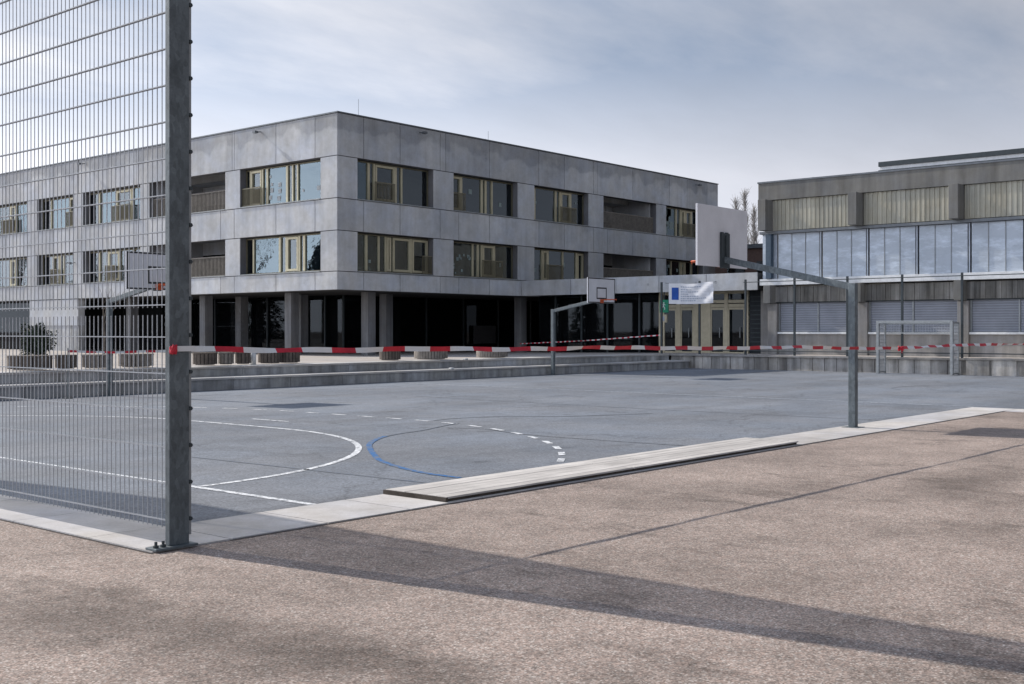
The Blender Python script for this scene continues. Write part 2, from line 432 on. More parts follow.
g.strip([(13.6, 10.75), (13.64, 9.8), (13.74, 8.25)], .03, LZ); g.strip(smooth([(13.75, 13.05), (13.95, 12.4), (13.7, 11.6), (13.6, 10.75)]), .03, LZ + .0006)
g.strip([(19.9, 8.25), (19.7, 13.0), (19.9, 20.0)], .03, LZ)
struct('court_tar_joint', g, 'tar_court')

# ------------------------------------------------------------------ plaza, steps
PZ = .60
def pz(v): return PZ if v <= 27.5 else (PZ - (min(v, 37) - 27.5) / 9.5 * .1)
g = MB()
vs = [26.85, 27.5, 32, 37, 120]
for a, b in zip(vs, vs[1:]):
    g.quad((-60, a, pz(a)), (95 if a > 27 else 39.9, a, pz(a)), (95 if a > 27 else 39.9, b, pz(b)), (-60, b, pz(b)))
g.quad((42.75, -30, PZ), (95, -30, PZ), (95, 27.5, PZ), (42.75, 27.5, PZ))
struct('plaza_paving', g, 'plaza')
def step(name, label, v0, v1, z0, z1, u0, u1, n):
    t = thing(name, label, 'step', (u0 + 20, v0, 0), 'concrete seating steps along the court')
    b = MB(); L = (u1 - u0) / n
    for i in range(n): b.box(u0 + i * L + .006, u0 + (i + 1) * L - .006, v0 + .03, v1, z0, z1 - .06)
    b.build('riser', 'concrete_step', t)
    b = MB()
    for i in range(n): b.box(u0 + i * L + .006, u0 + (i + 1) * L - .006, v0 - .02, v1 - .002, z1 - .058, z1)
    b.build('tread', 'nosing', t, .008)
step('seating_step', 'lower step of pale edged concrete directly above the court surface', 26.12, 27.1, 0, .34, -30, 42.6, 37)
step('seating_step', 'upper pale edged concrete step below the round seats', 26.9, 27.9, .345, PZ + .012, -30, 39.9, 35)
t = thing('ledge_block', 'stepped back concrete ledge at the far corner of the seating steps', 'step', (41, 27.3, 0))
MB().box(39.93, 42.50, 27.105, 27.62, 0, PZ - .06).build('riser', 'concrete_step', t); MB().box(39.93, 42.50, 27.08, 27.62, PZ - .058, PZ + .01).build('tread', 'nosing', t)
# ------------------------------------------------------------------ retaining wall with palisade elements
t = thing('retaining_wall', 'stained concrete palisade wall behind the goal at the far court edge', 'wall', (42.75, 10, 0))
b = MB(); v = 27.09
while v > -14:
    w = random.choice([.42, .5, .55, .62]); b.box(42.62 + random.uniform(0, .03), 42.9, v - w + .02, v, 0, PZ - .07); v -= w
b.build('palisade', 'concrete_old', t)
MB().box(42.75, 42.88, -14, 27.0, 0, PZ - .09).build('core', 'joint', t)
b = MB()
for i in range(20): b.box(42.52, 42.95, 27.12 - (i + 1) * 2.05 + .008, 27.12 - i * 2.05, PZ - .068, PZ + .012)
b.build('coping', 'concrete_warm', t, .008)
# tall block wall segment right of the goal
t = thing('block_wall', 'pale concrete block wall right of the goal at the court edge', 'wall', (42.3, 4, 0))
b = MB(); v = 14.35
while v > -14:
    w = .92; b.box(42.25, 42.5, v - w + .1, v, 0, PZ - .05); b.box(42.3, 42.5, v - w, v - w + .1, 0, PZ - .05); v -= w
b.build('block', 'concrete_old', t)
MB().box(42.2, 42.51, -14, 14.4, PZ - .048, PZ + .035).build('coping', 'concrete_warm', t, .01)

# ------------------------------------------------------------------ fence on the wall (posts and rails)
t = thing('post_fence', 'tall thin grey post fence standing on the wall behind the goal', 'fence', (42.72, 16, PZ))
for v in (27.63, 25.71, 23.51, 21.30, 19.06, 16.88, 14.65, 12.4, 10.2, 8.0, 5.8, 3.6):
    MB().box(42.69, 42.76, v - .04, v + .04, PZ + .012, 3.74).build('post', 'darkmetal', t, .006)
MB().tube([(42.64, 23.55, 3.62), (42.64, 3.5, 3.62)], .018, 6).build('top_rail', 'darkmetal', t)
MB().tube([(42.64, 27.7, .78), (42.64, 3.5, .78)], .022, 6).build('bottom_rail', 'darkmetal', t)

# ------------------------------------------------------------------ concrete school building
U0, V0 = 32.56, 37.37
ZT, Z1T, Z1B, Z2T, Z2B, ZS = 10.92, 9.10, 7.29, 5.91, 4.16, 3.36
UE, VE = 64.35, 82.0
bld = thing('school_building', 'large grey exposed concrete school block with brass framed windows', 'building', (U0 + 15, V0 + 20, .5))
class Face:
    def __init__(s, k): s.k = k
    def box(s, mb, a0, a1, d0, d1, z0, z1):
        if s.k == 'L': mb.box(U0 + d0, U0 + d1, a0, a1, z0, z1)
        else: mb.box(a0, a1, V0 + d0, V0 + d1, z0, z1)
    def at(s, a, d, z): return (U0 + d, a, z) if s.k == 'L' else (a, V0 + d, z)
FL, FR = Face('L'), Face('R')
RO = [(33.72, 38.42, 'w'), (39.80, 44.52, 'w'), (45.86, 50.52, 'w'), (51.92, 57.23, 'g'), (58.30, 62.55, 'w')]
LO = [(38.48, 44.17, 'w'), (45.33, 51.7, 'g'), (52.57, 58.16, 'w'), (59.2, 63.2, 'w'), (64.37, 69.2, 'w'), (70.4, 75.4, 'w'), (76.5, 80.6, 'w')]
wall = MB(); back = MB(); GAP = .036; T = .42
def panel(F, a0, a1, z0, z1):
    if a1 - a0 < .05 or z1 - z0 < .05: return
    F.box(wall, a0 + GAP / 2, a1 - GAP / 2, 0, .06, z0 + GAP / 2, z1 - GAP / 2)
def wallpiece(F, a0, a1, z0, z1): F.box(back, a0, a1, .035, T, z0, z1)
def facade(F, start, end, ops):
    rnd = random.Random(3)
    edges = [start] + [x for o in ops for x in o[:2]] + [end]
    o0 = .002 if F is FR else 0
    for (zt, zb) in ((Z1T, Z1B), (Z2T, Z2B)):      # piers
        for i in range(0, len(edges), 2):
            a, b_ = edges[i], edges[i + 1]
            panel(F, a, b_, zb, zt); wallpiece(F, a + .01 + (T if a == start and F is FR else 0), b_ - .01, zb, zt)
    for band, (z0, z1) in enumerate(((Z1T, ZT), (Z2T, Z1B), (ZS, Z2B))):
        cuts = [start]
        for j, o in enumerate(ops):
            w = o[1] - o[0]
            cuts += [o[0] + .35 - (.9 if band == 0 and j % 2 else 0), o[0] + w * .5 + .2]
            if j % 2 == 0: cuts.append(o[1] + .45)
        cuts = sorted(c for c in cuts if c < end - .4) + [end]
        for a, b_ in zip(cuts, cuts[1:]): panel(F, a, b_, z0, z1)
        wallpiece(F, start + .01 + (T if F is FR else 0), end - .01, z0 + .01, z1 - .01)
facade(FR, U0, UE, RO); facade(FL, V0, VE, LO)
# reveals: solid concrete lining of each opening follows from back pieces
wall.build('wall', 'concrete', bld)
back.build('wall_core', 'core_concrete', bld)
b = MB(); b.box(U0 + T, UE - .05, V0 + T, VE - .05, ZT - .5, ZT - .3); b.build('roof', 'coping', bld)
b = MB()
b.box(U0 - .03, U0 + .45, V0 - .03, VE, ZT + .001, ZT + .06); b.box(U0 + .45, UE + .02, V0 - .03, V0 + .45, ZT + .001, ZT + .06)
b.build('coping', 'coping', bld)
b = MB()
b.box(UE - .4, UE, V0 + T, VE, ZS, ZT - .02); b.box(U0 + T, UE - .42, VE - .4, VE, ZS, ZT - .02)
b.build('rear_wall', 'concrete', bld)
# floor slabs and dark partitions inside
b = MB()
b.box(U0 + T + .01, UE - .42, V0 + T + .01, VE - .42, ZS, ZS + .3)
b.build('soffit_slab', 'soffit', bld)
b = MB(); b.box(U0 + T + .5, UE - .42, V0 + T + .5, VE - .42, Z1B - .9, Z1B - .45); b.build('floor_slab', 'room', bld)
b = MB()
b.box(U0 + 7.0, UE - .6, V0 + 6.9, V0 + 7.0, ZS + .31, ZT - .52); b.box(U0 + 6.8, U0 + 6.9, V0 + 7.0, VE - .6, ZS + .31, ZT - .52)
for o in RO: b.box(o[1] + .5, o[1] + .62, V0 + T + .52, V0 + 6.8, ZS + .31, ZT - .52)
for o in LO: b.box(U0 + T + .52, U0 + 6.7, o[1] + .5, o[1] + .62, ZS + .31, ZT - .52)
b.build('partition', 'room', bld)
for F, ends in ((FR, RO), (FL, LO)): pass

INS = .34
def window(F, o, z0, z1, spec, glass='glass'):
    """spec: mull = fractions measured from the picture-left side, case = casements, rail = segments with a rail, extra"""
    a0, a1 = o[:2]; w = a1 - a0
    A = (lambda f: a0 + f * w) if F is FR else (lambda f: a1 - f * w)
    fr = MB(); fw = .055
    def fb(mb, x0, x1, d0, d1, q0, q1): F.box(mb, *sorted((x0, x1)), d0, d1, q0, q1)
    zb = z0 + .05
    fb(fr, a0, a1, INS, INS + .10, zb, zb + fw); fb(fr, a0, a1, INS, INS + .10, z1 - fw - .03, z1 - .03)
    fb(fr, a0, a0 + fw, INS, INS + .10, zb + fw, z1 - fw - .03); fb(fr, a1 - fw, a1, INS, INS + .10, zb + fw, z1 - fw - .03)
    wn = fr.build('window', 'bronze', bld)
    for f in spec['mull']:
        q = MB(); mw = .045 + .02 * ((f * 100) % 3 > 1); fb(q, A(f) - mw, A(f) + mw, INS - .02, INS + .10, zb + fw + .001, z1 - fw - .031); q.build('mullion', 'brass', wn)
    for c0, c1 in spec.get('case', []):
        x0, x1 = sorted((A(c0), A(c1))); x0 += .06; x1 -= .06; q0, q1 = zb + fw + .02, z1 - fw - .05
        fr = MB()
        for bx_ in ((x0, x1, q0, q0 + .1), (x0, x1, q1 - .1, q1), (x0, x0 + .1, q0 + .1, q1 - .1), (x1 - .1, x1, q0 + .1, q1 - .1)):
            fb(fr, bx_[0], bx_[1], INS - .035, INS + .05, bx_[2], bx_[3])
        fr.build('casement', 'brass', wn)
    cuts = [0] + sorted(spec['mull']) + [1]
    for i, (f0, f1) in enumerate(zip(cuts, cuts[1:])):
        x0, x1 = sorted((A(f0), A(f1)))
        p = MB(); fb(p, x0 + .02, x1 - .02, INS + .045, INS + .055, zb + fw * .5, z1 - fw - .01)
        gm = spec.get('glass', {}).get(i, glass)
        p.build('pane', gm, wn)
    for (f0, f1, mt, zf0, zf1) in spec.get('blind', []):
        p = MB(); x0, x1 = sorted((A(f0), A(f1)))
        fb(p, x0 + .03, x1 - .03, INS + .16, INS + .18, z0 + (z1 - z0) * zf0 + .08, z0 + (z1 - z0) * zf1 - .08); p.build('blind', mt, wn)
    for f0, f1 in spec.get('rail', []):
        x0, x1 = sorted((A(f0), A(f1))); r = MB(); zr = z0 + .92
        fb(r, x0, x1, .10, .14, zr - .05, zr); fb(r, x0, x1, .10, .14, zb + .03, zb + .07)
        n = max(6, int((x1 - x0) / .085))
        for k in range(n + 1):
            q = x0 + .02 + (x1 - x0 - .04) * k / n; fb(r, q - .011, q + .011, .105, .135, zb + .07, zr - .05)
        r.build('railing', 'bronze', wn)
    rr = random.Random(int(a0 * 31 + z0 * 7))
    for (f, zf, s_) in spec.get('paper', []):
        p = MB(); x = A(f); z = z0 + (z1 - z0) * zf
        fb(p, x - s_ / 2, x + s_ / 2, INS + .030, INS + .034, z - s_ * .5, z + s_ * .5); p.build('sticker', 'paper' if F is FL else 'sticker', wn)
    sl = MB(); fb(sl, a0 + .004, a1 - .004, -.04, INS - .002, z0 + .002, z0 + .048); sl.build('sill', 'galv_light', wn)

dec = lambda f0, f1, n, seed, s=.12: [(f0 + (f1 - f0) * random.Random(seed + i).random(), .12 + .75 * random.Random(seed * 3 + i).random(), s * (.6 + .8 * random.Random(seed * 7 + i).random())) for i in range(n)]
W1 = [dict(mull=[.2, .27, .55, .63], case=[(.27, .55)], rail=[(.24, .5)], glass={0: 'glass_sky'}, blind=[(.55, .63, 'curtain', 0, 1)]),
      dict(mull=[.19, .5, .56, .66], case=[(0, .19)], rail=[(0, .2)], paper=[(.06, .7, .14), (.05, .6, .12), (.33, .6, .24), (.8, .35, .2)], blind=[(.19, .5, 'curtain', .0, .3)]),
      dict(mull=[.09, .47, .55, .75], case=[(.55, .75)], rail=[(.5, .8)], paper=[(.12, .55, .14), (.85, .7, .1)], blind=[(.55, .75, 'blind', 0, 1)]),
      None,
      dict(mull=[.38, .5, .62, .8], case=[(.5, .62), (.62, .8)], rail=[(.5, .8)], glass={0: 'glass_sky'}, blind=[(0, .38, 'teal', 0, 1)], paper=dec(.03, .33, 6, 5, .5))]
W2 = [dict(mull=[.17, .33, .42, .76], case=[(.42, .5), (.5, .76), (.76, 1)], rail=[(.87, 1)], blind=[(0, .16, 'curtain', .25, 1), (.17, .33, 'blind', .25, 1), (.42, .5, 'blind', 0, 1)], paper=[(.22, .3, .14)]),
      dict(mull=[.36, .44, .5, .7], case=[(.5, .7)], rail=[(.46, .78)], blind=[(.44, .7, 'blind', 0, 1), (.7, .97, 'curtain', .25, 1)], paper=dec(.03, .33, 13, 9, .13) + [(.8, .42, .2)]),
      dict(mull=[.22, .33, .6, .86], case=[(.22, .33), (.86, 1)], rail=[(.25, .55)], blind=[(0, .22, 'blind', .3, 1), (.33, .6, 'blind', 0, 1), (.6, .86, 'blind', .2, 1)], paper=[(.33, .5, .35), (.62, .55, .25), (.1, .35, .2)]),
      None,
      dict(mull=[.25, .5, .62, .8], case=[(.5, .62)], rail=[], blind=[(.5, .62, 'blind', 0, 1)], paper=dec(.02, .9, 8, 33, .16))]
for o, s1, s2 in zip(RO, W1, W2):
    if o[2] == 'w': window(FR, o, Z1B, Z1T, s1); window(FR, o, Z2B, Z2T, s2)
L1 = [dict(mull=[.06, .22, .28, .53, .60, .66], case=[(.06, .22)], rail=[(0, .24)], glass={3: 'glass_sky', 2: 'glass_sky', 6: 'glass_sky'}, paper=[(.31, .75, .12), (.33, .55, .14), (.43, .52, .2), (.33, .4, .2), (.43, .36, .2), (.31, .22, .2), (.42, .18, .22), (.72, .3, .12), (.9, .32, .2)]),
      None,
      dict(mull=[.2, .5, .78], case=[(.5, .78)], rail=[(.48, .8)], glass={1: 'glass_sky', 3: 'glass_sky'}, blind=[(.5, .78, 'blind', 0, 1)]),
      dict(mull=[.25, .75], case=[(.75, 1)], rail=[(.75, 1)], glass={1: 'glass_sky'}),
      dict(mull=[.45, .6], case=[(.45, .6)], rail=[(.3, .6)], glass={2: 'glass_sky'}),
      dict(mull=[.3, .6], case=[(.3, .6)], rail=[(.3, .6)]), dict(mull=[.3, .6], case=[(.3, .6)], rail=[])]
L2 = [dict(mull=[.1, .44, .52, .68, .74], case=[(.52, .68)], rail=[], glass={0: 'glass', 1: 'glass_sky', 5: 'glass_sky'}, blind=[(.44, .53, 'blind', 0, 1)]),
      None,
      dict(mull=[.2, .36, .56, .8], case=[(.36, .56)], rail=[(.36, .56)], blind=[(.36, .56, 'blind', 0, .5)]),
      dict(mull=[.3, .5, .6], case=[(.3, .5)], rail=[(.3, .5)]),
      dict(mull=[.45, .6], case=[(.45, .6)], rail=[]),
      dict(mull=[.3, .6], case=[(.3, .6)], rail=[]), dict(mull=[.3, .6], case=[(.3, .6)], rail=[])]
for o, s1, s2 in zip(LO, L1, L2):
    if o[2] == 'w': window(FL, o, Z1B, Z1T, s1); window(FL, o, Z2B, Z2T, s2)
# loggias
def loggia(F, o, z0, z1, open_top):
    a0, a1 = o[:2]; D = 3.1
    b = MB()
    F.box(b, a0, a0 + .12, T + .01, D, z0 - .3, z1 + .6); F.box(b, a1 - .12, a1, T + .01, D, z0 - .3, z1 + .6)
    F.box(b, a0, a1, D, D + .2, z1 - .95 if open_top else z1 - .35, z1 + .6)
    F.box(b, a0 + .13, a1 - .13, T + .01, D - .01, z0 - .3, z0 - .02)
    if not open_top: F.box(b, a0 + .13, a1 - .13, T + .01, D - .01, z1 + .3, z1 + .6)
    else: F.box(b, a0 + .13, a1 - .13, 1.9, D - .01, z1 + .02, z1 + .4)
    lg = b.build('loggia', 'concrete', bld)
    b = MB(); F.box(b, a0 + .12, a1 - .12, D + .02, D + .06, z0, z1 - .35 - (.6 if open_top else 0)); b.build('loggia_glazing', 'glass_dark', lg)
    b = MB(); n = 5
    for k in range(n + 1):
        q = a0 + .15 + (a1 - a0 - .3) * k / n; F.box(b, q - .04, q + .04, D - .06, D + .01, z0, z1 - .95)
    b.build('mullion', 'slat', lg)
    b = MB(); zr = z0 + 1.0
    F.box(b, a0 + .02, a1 - .02, .2, .26, zr - .06, zr); F.box(b, a0 + .02, a1 - .02, .21, .25, z0 + .06, z0 + .1)
    n = int((a1 - a0) / .11)
    for k in range(n + 1):
        q = a0 + .05 + (a1 - a0 - .1) * k / n; F.box(b, q - .022, q + .022, .21, .25, z0 + .1, zr - .06)
    b.build('railing', 'slat', lg)
    b = MB(); F.box(b, a0 + .004, a1 - .004, -.03, .36, z0 + .002, z0 + .045); b.build('sill', 'galv_light', lg)
for F, o in ((FR, RO[3]), (FL, LO[1])):
    loggia(F, o, Z1B, Z1T + .38 - .38, True); loggia(F, o, Z2B, Z2T, False)
# ground floor: recessed dark glazing and columns
b = MB()
b.box(U0 + 5.2, UE - .5, V0 + 5.6, V0 + 5.65, .52, ZS - .01); b.box(U0 + 5.2, U0 + 5.25, V0 + 5.65, 58.6, .52, ZS - .01)
gf = b.build('shopfront_glazing', 'glass_dark', bld)
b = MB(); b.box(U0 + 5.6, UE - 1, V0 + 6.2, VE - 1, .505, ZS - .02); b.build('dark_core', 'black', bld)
for i in range(10): MB().box(U0 + 5.2 + i * 2.9, U0 + 5.27 + i * 2.9, V0 + 5.52, V0 + 5.59, .51, ZS - .01).build('mullion', 'darkmetal', gf)
for i in range(7): MB().box(U0 + 5.12, U0 + 5.19, V0 + 6.8 + i * 2.3, V0 + 6.87 + i * 2.3, .51, ZS - .01).build('mullion', 'darkmetal', gf)
b = MB(); b.box(47.2, 49.0, V0 + 5.4, V0 + 5.46, .9, 1.9); b.build('notice_panel', 'joint', bld)
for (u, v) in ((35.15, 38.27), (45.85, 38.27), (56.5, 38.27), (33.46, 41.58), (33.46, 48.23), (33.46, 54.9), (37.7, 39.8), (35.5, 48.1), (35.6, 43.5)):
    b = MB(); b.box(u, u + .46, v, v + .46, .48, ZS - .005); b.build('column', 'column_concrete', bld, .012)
# lit ground floor wall of the left wing
b = MB(); b.box(U0 + .02, U0 + .4, 58.7, 64.1, 1.9, ZS - .02); b.build('ground_wall', 'concrete', bld)
b = MB(); b.box(U0 + .06, U0 + .4, 58.7, 64.1, .5, 1.89); b.build('ground_plinth', 'concrete_step', bld)
b = MB(); b.box(U0 + 1.5, U0 + 1.6, 64.12, VE - .5, .5, ZS - .02); b.build('ground_glazing', 'glass_dark', bld)
# rain heads / small lamps and lightning rods
def lamp(F, a, z):
    b = MB(); p = F.at(a, -.3, z); q = F.at(a, .0, z + .05); b.bar(p, q, .04); F.box(b, a - .1, a + .1, -.42, -.24, z - .05, z + .05); b.build('facade_lamp', 'coping', bld)
lamp(FL, 42.6, 10.62); lamp(FL, 57.9, 10.62); lamp(FL, 59.0, 5.3); lamp(FR, 37.5, 10.66); lamp(FR, 61.6, 10.6)
for (u, v, h) in ((34.6, 38.3, 1.0), (43.2, 38.2, .7), (43.9, 39, .5)):
    MB().tube([(u, v, ZT - .3), (u, v, ZT + h)], .009, 5).build('lightning_rod', 'galv_light', bld)

# ------------------------------------------------------------------ entrance link
lk = thing('entrance_link', 'low entrance building with pale band above two beige double doors', 'building', (50, 30, .55))
UL = 44.77
b = MB(); cuts = [24.05, 26.6, 29.1, 31.5, 34.2, 37.35]
for a, c in zip(cuts, cuts[1:]): b.box(UL, UL + .06, a + .015, c - .015, 3.38, 4.14)
b.build('fascia_band', 'concrete', lk)
MB().box(UL + .04, UL + .5, 24.05, 37.35, 3.4, 4.12).build('band_core', 'joint', lk)
MB().box(UL + .5, 62, 24.05, 37.3, 3.45, 4.0).build('roof', 'soffit', lk)
MB().box(UL + 8, UL + 8.2, 24.3, 37.3, .5, 3.44).build('rear_wall', 'black', lk)
UD = 45.75
def dv(px):  # position along the door plane for a picture column
    a = (px - 512) / 1150; c, s = cos(radians(40.3)), sin(radians(40.3)); return UD * (s - a * c) / (c + a * s)
b = MB()
b.box(UD, UD + .12, dv(748.5), dv(659), 2.86, 3.0); b.box(UD, UD + .12, dv(748.5), dv(659), 3.28, 3.44)
b.box(UD, UD + .12, dv(748.5), dv(659), 2.68, 2.82)
for x0, x1 in ((659, 663), (693.5, 698), (708, 710.5), (745, 748.5), (676.5, 680.5), (724.5, 728)): b.box(UD - .02, UD + .14, dv(x1), dv(x0), .52, 3.3)
b.box(UD + .01, UD + .2, dv(708), dv(698), .52, 3.3)
b.build('door_frame', 'brass_light', lk)
for x0, x1 in ((663, 676.5), (680.5, 693.5), (710.5, 724.5), (728, 745)):
    a, c = dv(x1), dv(x0); d_ = MB()
    d_.box(UD - .01, UD + .05, a + .01, a + .07, .56, 2.66); d_.box(UD - .01, UD + .05, c - .07, c - .01, .56, 2.66)
    d_.box(UD - .01, UD + .05, a + .07, c - .07, .56, .66); d_.box(UD - .01, UD + .05, a + .07, c - .07, 2.56, 2.66)
    dd = d_.build('door', 'brass_light', lk)
    MB().box(UD + .015, UD + .03, a + .06, c - .06, .65, 2.57).build('pane', 'glass_dark', dd)
    MB().tube([(UD - .06, a + .22, 1.3), (UD - .06, a + .22, 1.75)], .018, 6).build('handle', 'galv_light', dd)
MB().box(UD + .03, UD + .05, dv(748), dv(660), 3.01, 3.28).build('transom_pane', 'glass_dark', lk)
b = MB(); a, c = dv(763), dv(749)
b.box(UD + .05, UD + .1, a, c, .52, 3.4); b.build('dark_louvre', 'black', lk)
b = MB()
for i in range(13): b.box(UD, UD + .05, a, c, .7 + i * .2, .74 + i * .2)
b.build('louvre_slat', 'darkmetal', lk)
MB().box(UD - .3, UD + .3, dv(776) , dv(764), .52, 3.37).build('pier', 'concrete_warm', lk)
b = MB(); b.box(UD + .4, UD + .44, dv(656), 37.3, .52, 3.37); b.build('dark_glazing', 'glass_dark', lk)
b = MB()
for px in (636, 604, 578, 552): b.box(UD + .33, UD + .39, dv(px), dv(px) + .09, .52, 3.37)
b.build('mullion', 'darkmetal', lk)
MB().box(UL + .05, UL + .1, 24.4, 25.9, 3.36, 3.40).build('canopy_light', 'paper', lk) if False else None

# ------------------------------------------------------------------ right school building
rb = thing('classroom_building', 'older weathered building with beige ribbed panels between concrete fins', 'building', (50, 12, .6))
VA, VB = 24.02, -12.0
UF = 44.77
MB().box(UF, UF + .5, VB, VA, 7.21, 7.95).build('fascia', 'fascia', rb, .01)
MB().box(UF - .03, UF + .55, VB, VA + .03, 7.952, 8.02).build('coping', 'coping', rb)
MB().box(UF + .5, UF + 16, VB, VA, 7.5, 7.85).build('roof', 'coping', rb)
MB().box(UF + 1.2, UF + 16, VB, VA - .02, .6, 7.39).build('rear_wall', 'fascia', rb)
fins = [23.55 - i * 4.035 for i in range(9)]
for v in fins:
    MB().box(UF - .57, UF + .11, v - .17, v + .19, 5.88, 7.20).build('fin', 'fascia', rb, .012)
b = MB()
for i in range(8):
    a, c = fins[i + 1] + .2, fins[i] - .18; n = 38; L = (c - a) / n
    for k in range(n): b.box(UF + .10 + (.03 if k % 2 else 0), UF + .22, a + k * L + .001, a + (k + 1) * L - .001, 5.9, 7.2)
b.build('ribbed_panel', 'ribbed', rb)
MB().box(UF + .02, UF + .30, VB, VA - .05, 5.76, 5.87).build('lintel', 'coping', rb)
# upper window band
UW = UF + .26
b = MB(); mz0, mz1 = 3.84, 5.75
v = VA - .75; vs_ = []
while v > VB: vs_.append(v); v -= 2.03
for i, v in enumerate(vs_):
    MB().box(UW - .05, UW + .06, v - .022, v + .022, mz0, mz1).build('window_mullion', 'sill_silver', rb)
for i, v in enumerate(vs_):
    if v - 2.03 < VB: break
    for k in range(3):
        a = v - .07 - (k + 1) * .63 + .01
        MB().box(UW, UW + .03, a, a + .615, mz0, mz1).build('window_pane', 'glass_foil', rb)
for i, v in enumerate(vs_):
    for k in (1, 2): MB().box(UW - .03, UW + .02, v - .07 - k * .63 - .01, v - .07 - k * .63 + .012, mz0, mz1).build('glazing_bar', 'galv_light', rb)
MB().box(UF - .05, UF + .2, VA - .62, VA - .38, 3.84, 5.75).build('corner_post', 'bluepost', rb)
MB().box(UF + .22, UF + .3, VA - .74, VA - .1, 3.84, 5.75).build('corner_panel', 'glass_foil', rb)
b = MB(); b.box(UF + .02, UF + 1.1, VB, VA - .05, 3.56, 3.83); b.build('sill_band', 'white_paint', rb, .01)
# lower storey
b = MB(); v = VA - .1
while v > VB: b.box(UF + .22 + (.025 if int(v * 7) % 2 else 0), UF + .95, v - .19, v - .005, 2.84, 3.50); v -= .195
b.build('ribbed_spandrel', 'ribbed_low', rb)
MB().box(UF + .3, UF + .97, VB, VA - .1, 2.80, 2.838).build('lower_lintel', 'darkmetal', rb)
for v in fins:
    MB().box(UF - .25, UF + .6, v - .22, v + .1, 2.78, 3.54).build('bracket', 'fascia', rb, .01)
    MB().box(UF + .2, UF + .8, v - .3, v + .12, .6, 2.77).build('pilaster', 'concrete_warm', rb, .01)
for i in range(8):
    a, c = fins[i + 1] + .13, fins[i] - .31
    wd = MB(); m_ = (a + c) / 2
    wd.box(UF + .42, UF + .45, a, c, 2.74, 2.795)
    for q in (a, m_ - .04, c - .06): wd.box(UF + .37, UF + .45, q, q + .06, 1.56, 2.79)
    w_ = wd.build('lower_window', 'galv_light', rb)
    for p0, p1 in ((a + .07, m_ - .05), (m_ + .03, c - .07)):
        MB().box(UF + .41, UF + .44, p0, p1, 1.56, 2.79).build('shutter', 'shutter', w_)
    MB().box(UF + .24, UF + .5, a, c, 1.47, 1.555).build('lower_sill', 'white_paint', w_, .006)
    MB().box(UF + .34, UF + .6, a, c, .6, 1.465).build('parapet_wall', 'concrete_warm', rb)
# rooftop structure: thin canopy on short posts, open underneath
b = MB(); b.box(UF + .62, UF + 6, VB, 18.85, 8.14, 8.28); b.build('rooftop_upstand', 'white_paint', rb)
b = MB(); b.box(UF + .56, UF + 6.05, VB, 18.9, 8.285, 8.47); b.build('rooftop_cover', 'darkmetal', rb)
b = MB(); b.box(UF + .56, UF + 5, VB, 18.9, 8.06, 8.135)
for i in range(14): b.box(UF + .7, UF + .76, 18.7 - i * 2.2, 18.76 - i * 2.2, 7.86, 8.055)
b.build('rooftop_rail', 'darkmetal', rb)
b = MB(); b.tube([(UF + 2, 22.4, 7.85), (UF + 2, 22.4, 8.2)], .08, 8); b.tube([(UF + 2, 22.4, 8.2), (UF + 2, 22.4, 8.3)], [.25, .12], 8); b.build('roof_vent', 'coping', rb)

# far brown building
br = thing('brown_building', 'small brown clad building behind the entrance link roof', 'building', (67, 34, .5))
MB().box(62.5, 74, 29.5, 36.5, .5, 6.6).build('wall', 'brown', br)
MB().box(62.3, 74.2, 29.3, 36.7, 6.6, 6.85).build('roof', 'coping', br)
for k in range(3):
    MB().box(62.44, 62.49, 30.4 + k * 2, 31.6 + k * 2, 4.6, 5.8).build('window', 'glass', br)

# ------------------------------------------------------------------ vegetation
def grow(mb, p, d, L, r, lv, rnd, spread=.55, up=.15):
    n = 4; pts = [p.copy()]; rr = [r]; q = p.copy(); dd = d.copy()
    for i in range(n):
        dd = (dd + Vector((rnd.uniform(-1, 1), rnd.uniform(-1, 1), rnd.uniform(-.5, .9))) * .13 + Vector((0, 0, up * .25))).normalized()
        q = q + dd * (L / n); pts.append(q.copy()); rr.append(r * (1 - .45 * (i + 1) / n))
    mb.tube(pts, rr, 5 if lv < 2 else 3, False)
    if lv >= 5 or r < .006: return
    for k in range(rnd.choice([2, 3, 3]) if lv else 5):
        i = rnd.choice([2, 3, 4]); ax = Vector((rnd.uniform(-1, 1), rnd.uniform(-1, 1), rnd.uniform(-.1, .6))).normalized()
        grow(mb, pts[i], (dd + ax * spread * 1.5).normalized(), L * rnd.uniform(.6, .82), rr[i] * rnd.uniform(.5, .7), lv + 1, rnd, spread, up)
def bare_tree(loc, h, seed, label, group=None, r=.06, name='bare_tree', spread=.55, up=.15):
    rnd = random.Random(seed); t = thing(name, label, 'tree', loc, group)
    p = Vector(loc); b = MB(); b.tube([p, p + Vector((.02, .01, h * .28)), p + Vector((.0, .04, h * .42))], [r, r * .85, r * .75], 8)
    b.build('trunk', 'bark', t)
    b = MB()
    for k in range(3): grow(b, p + Vector((0, .03, h * (.34 + .03 * k))), Vector((rnd.uniform(-.6, .6), rnd.uniform(-.6, .6), 1)).normalized(), h * .24, r * .65, 1, rnd, spread, up)
    b.build('crown', 'bark', t)
    return t
bare_tree((19.73, 33.94, .52), 3.4, 5, 'small bare young tree beside the left hoop in front of the building', r=.035)
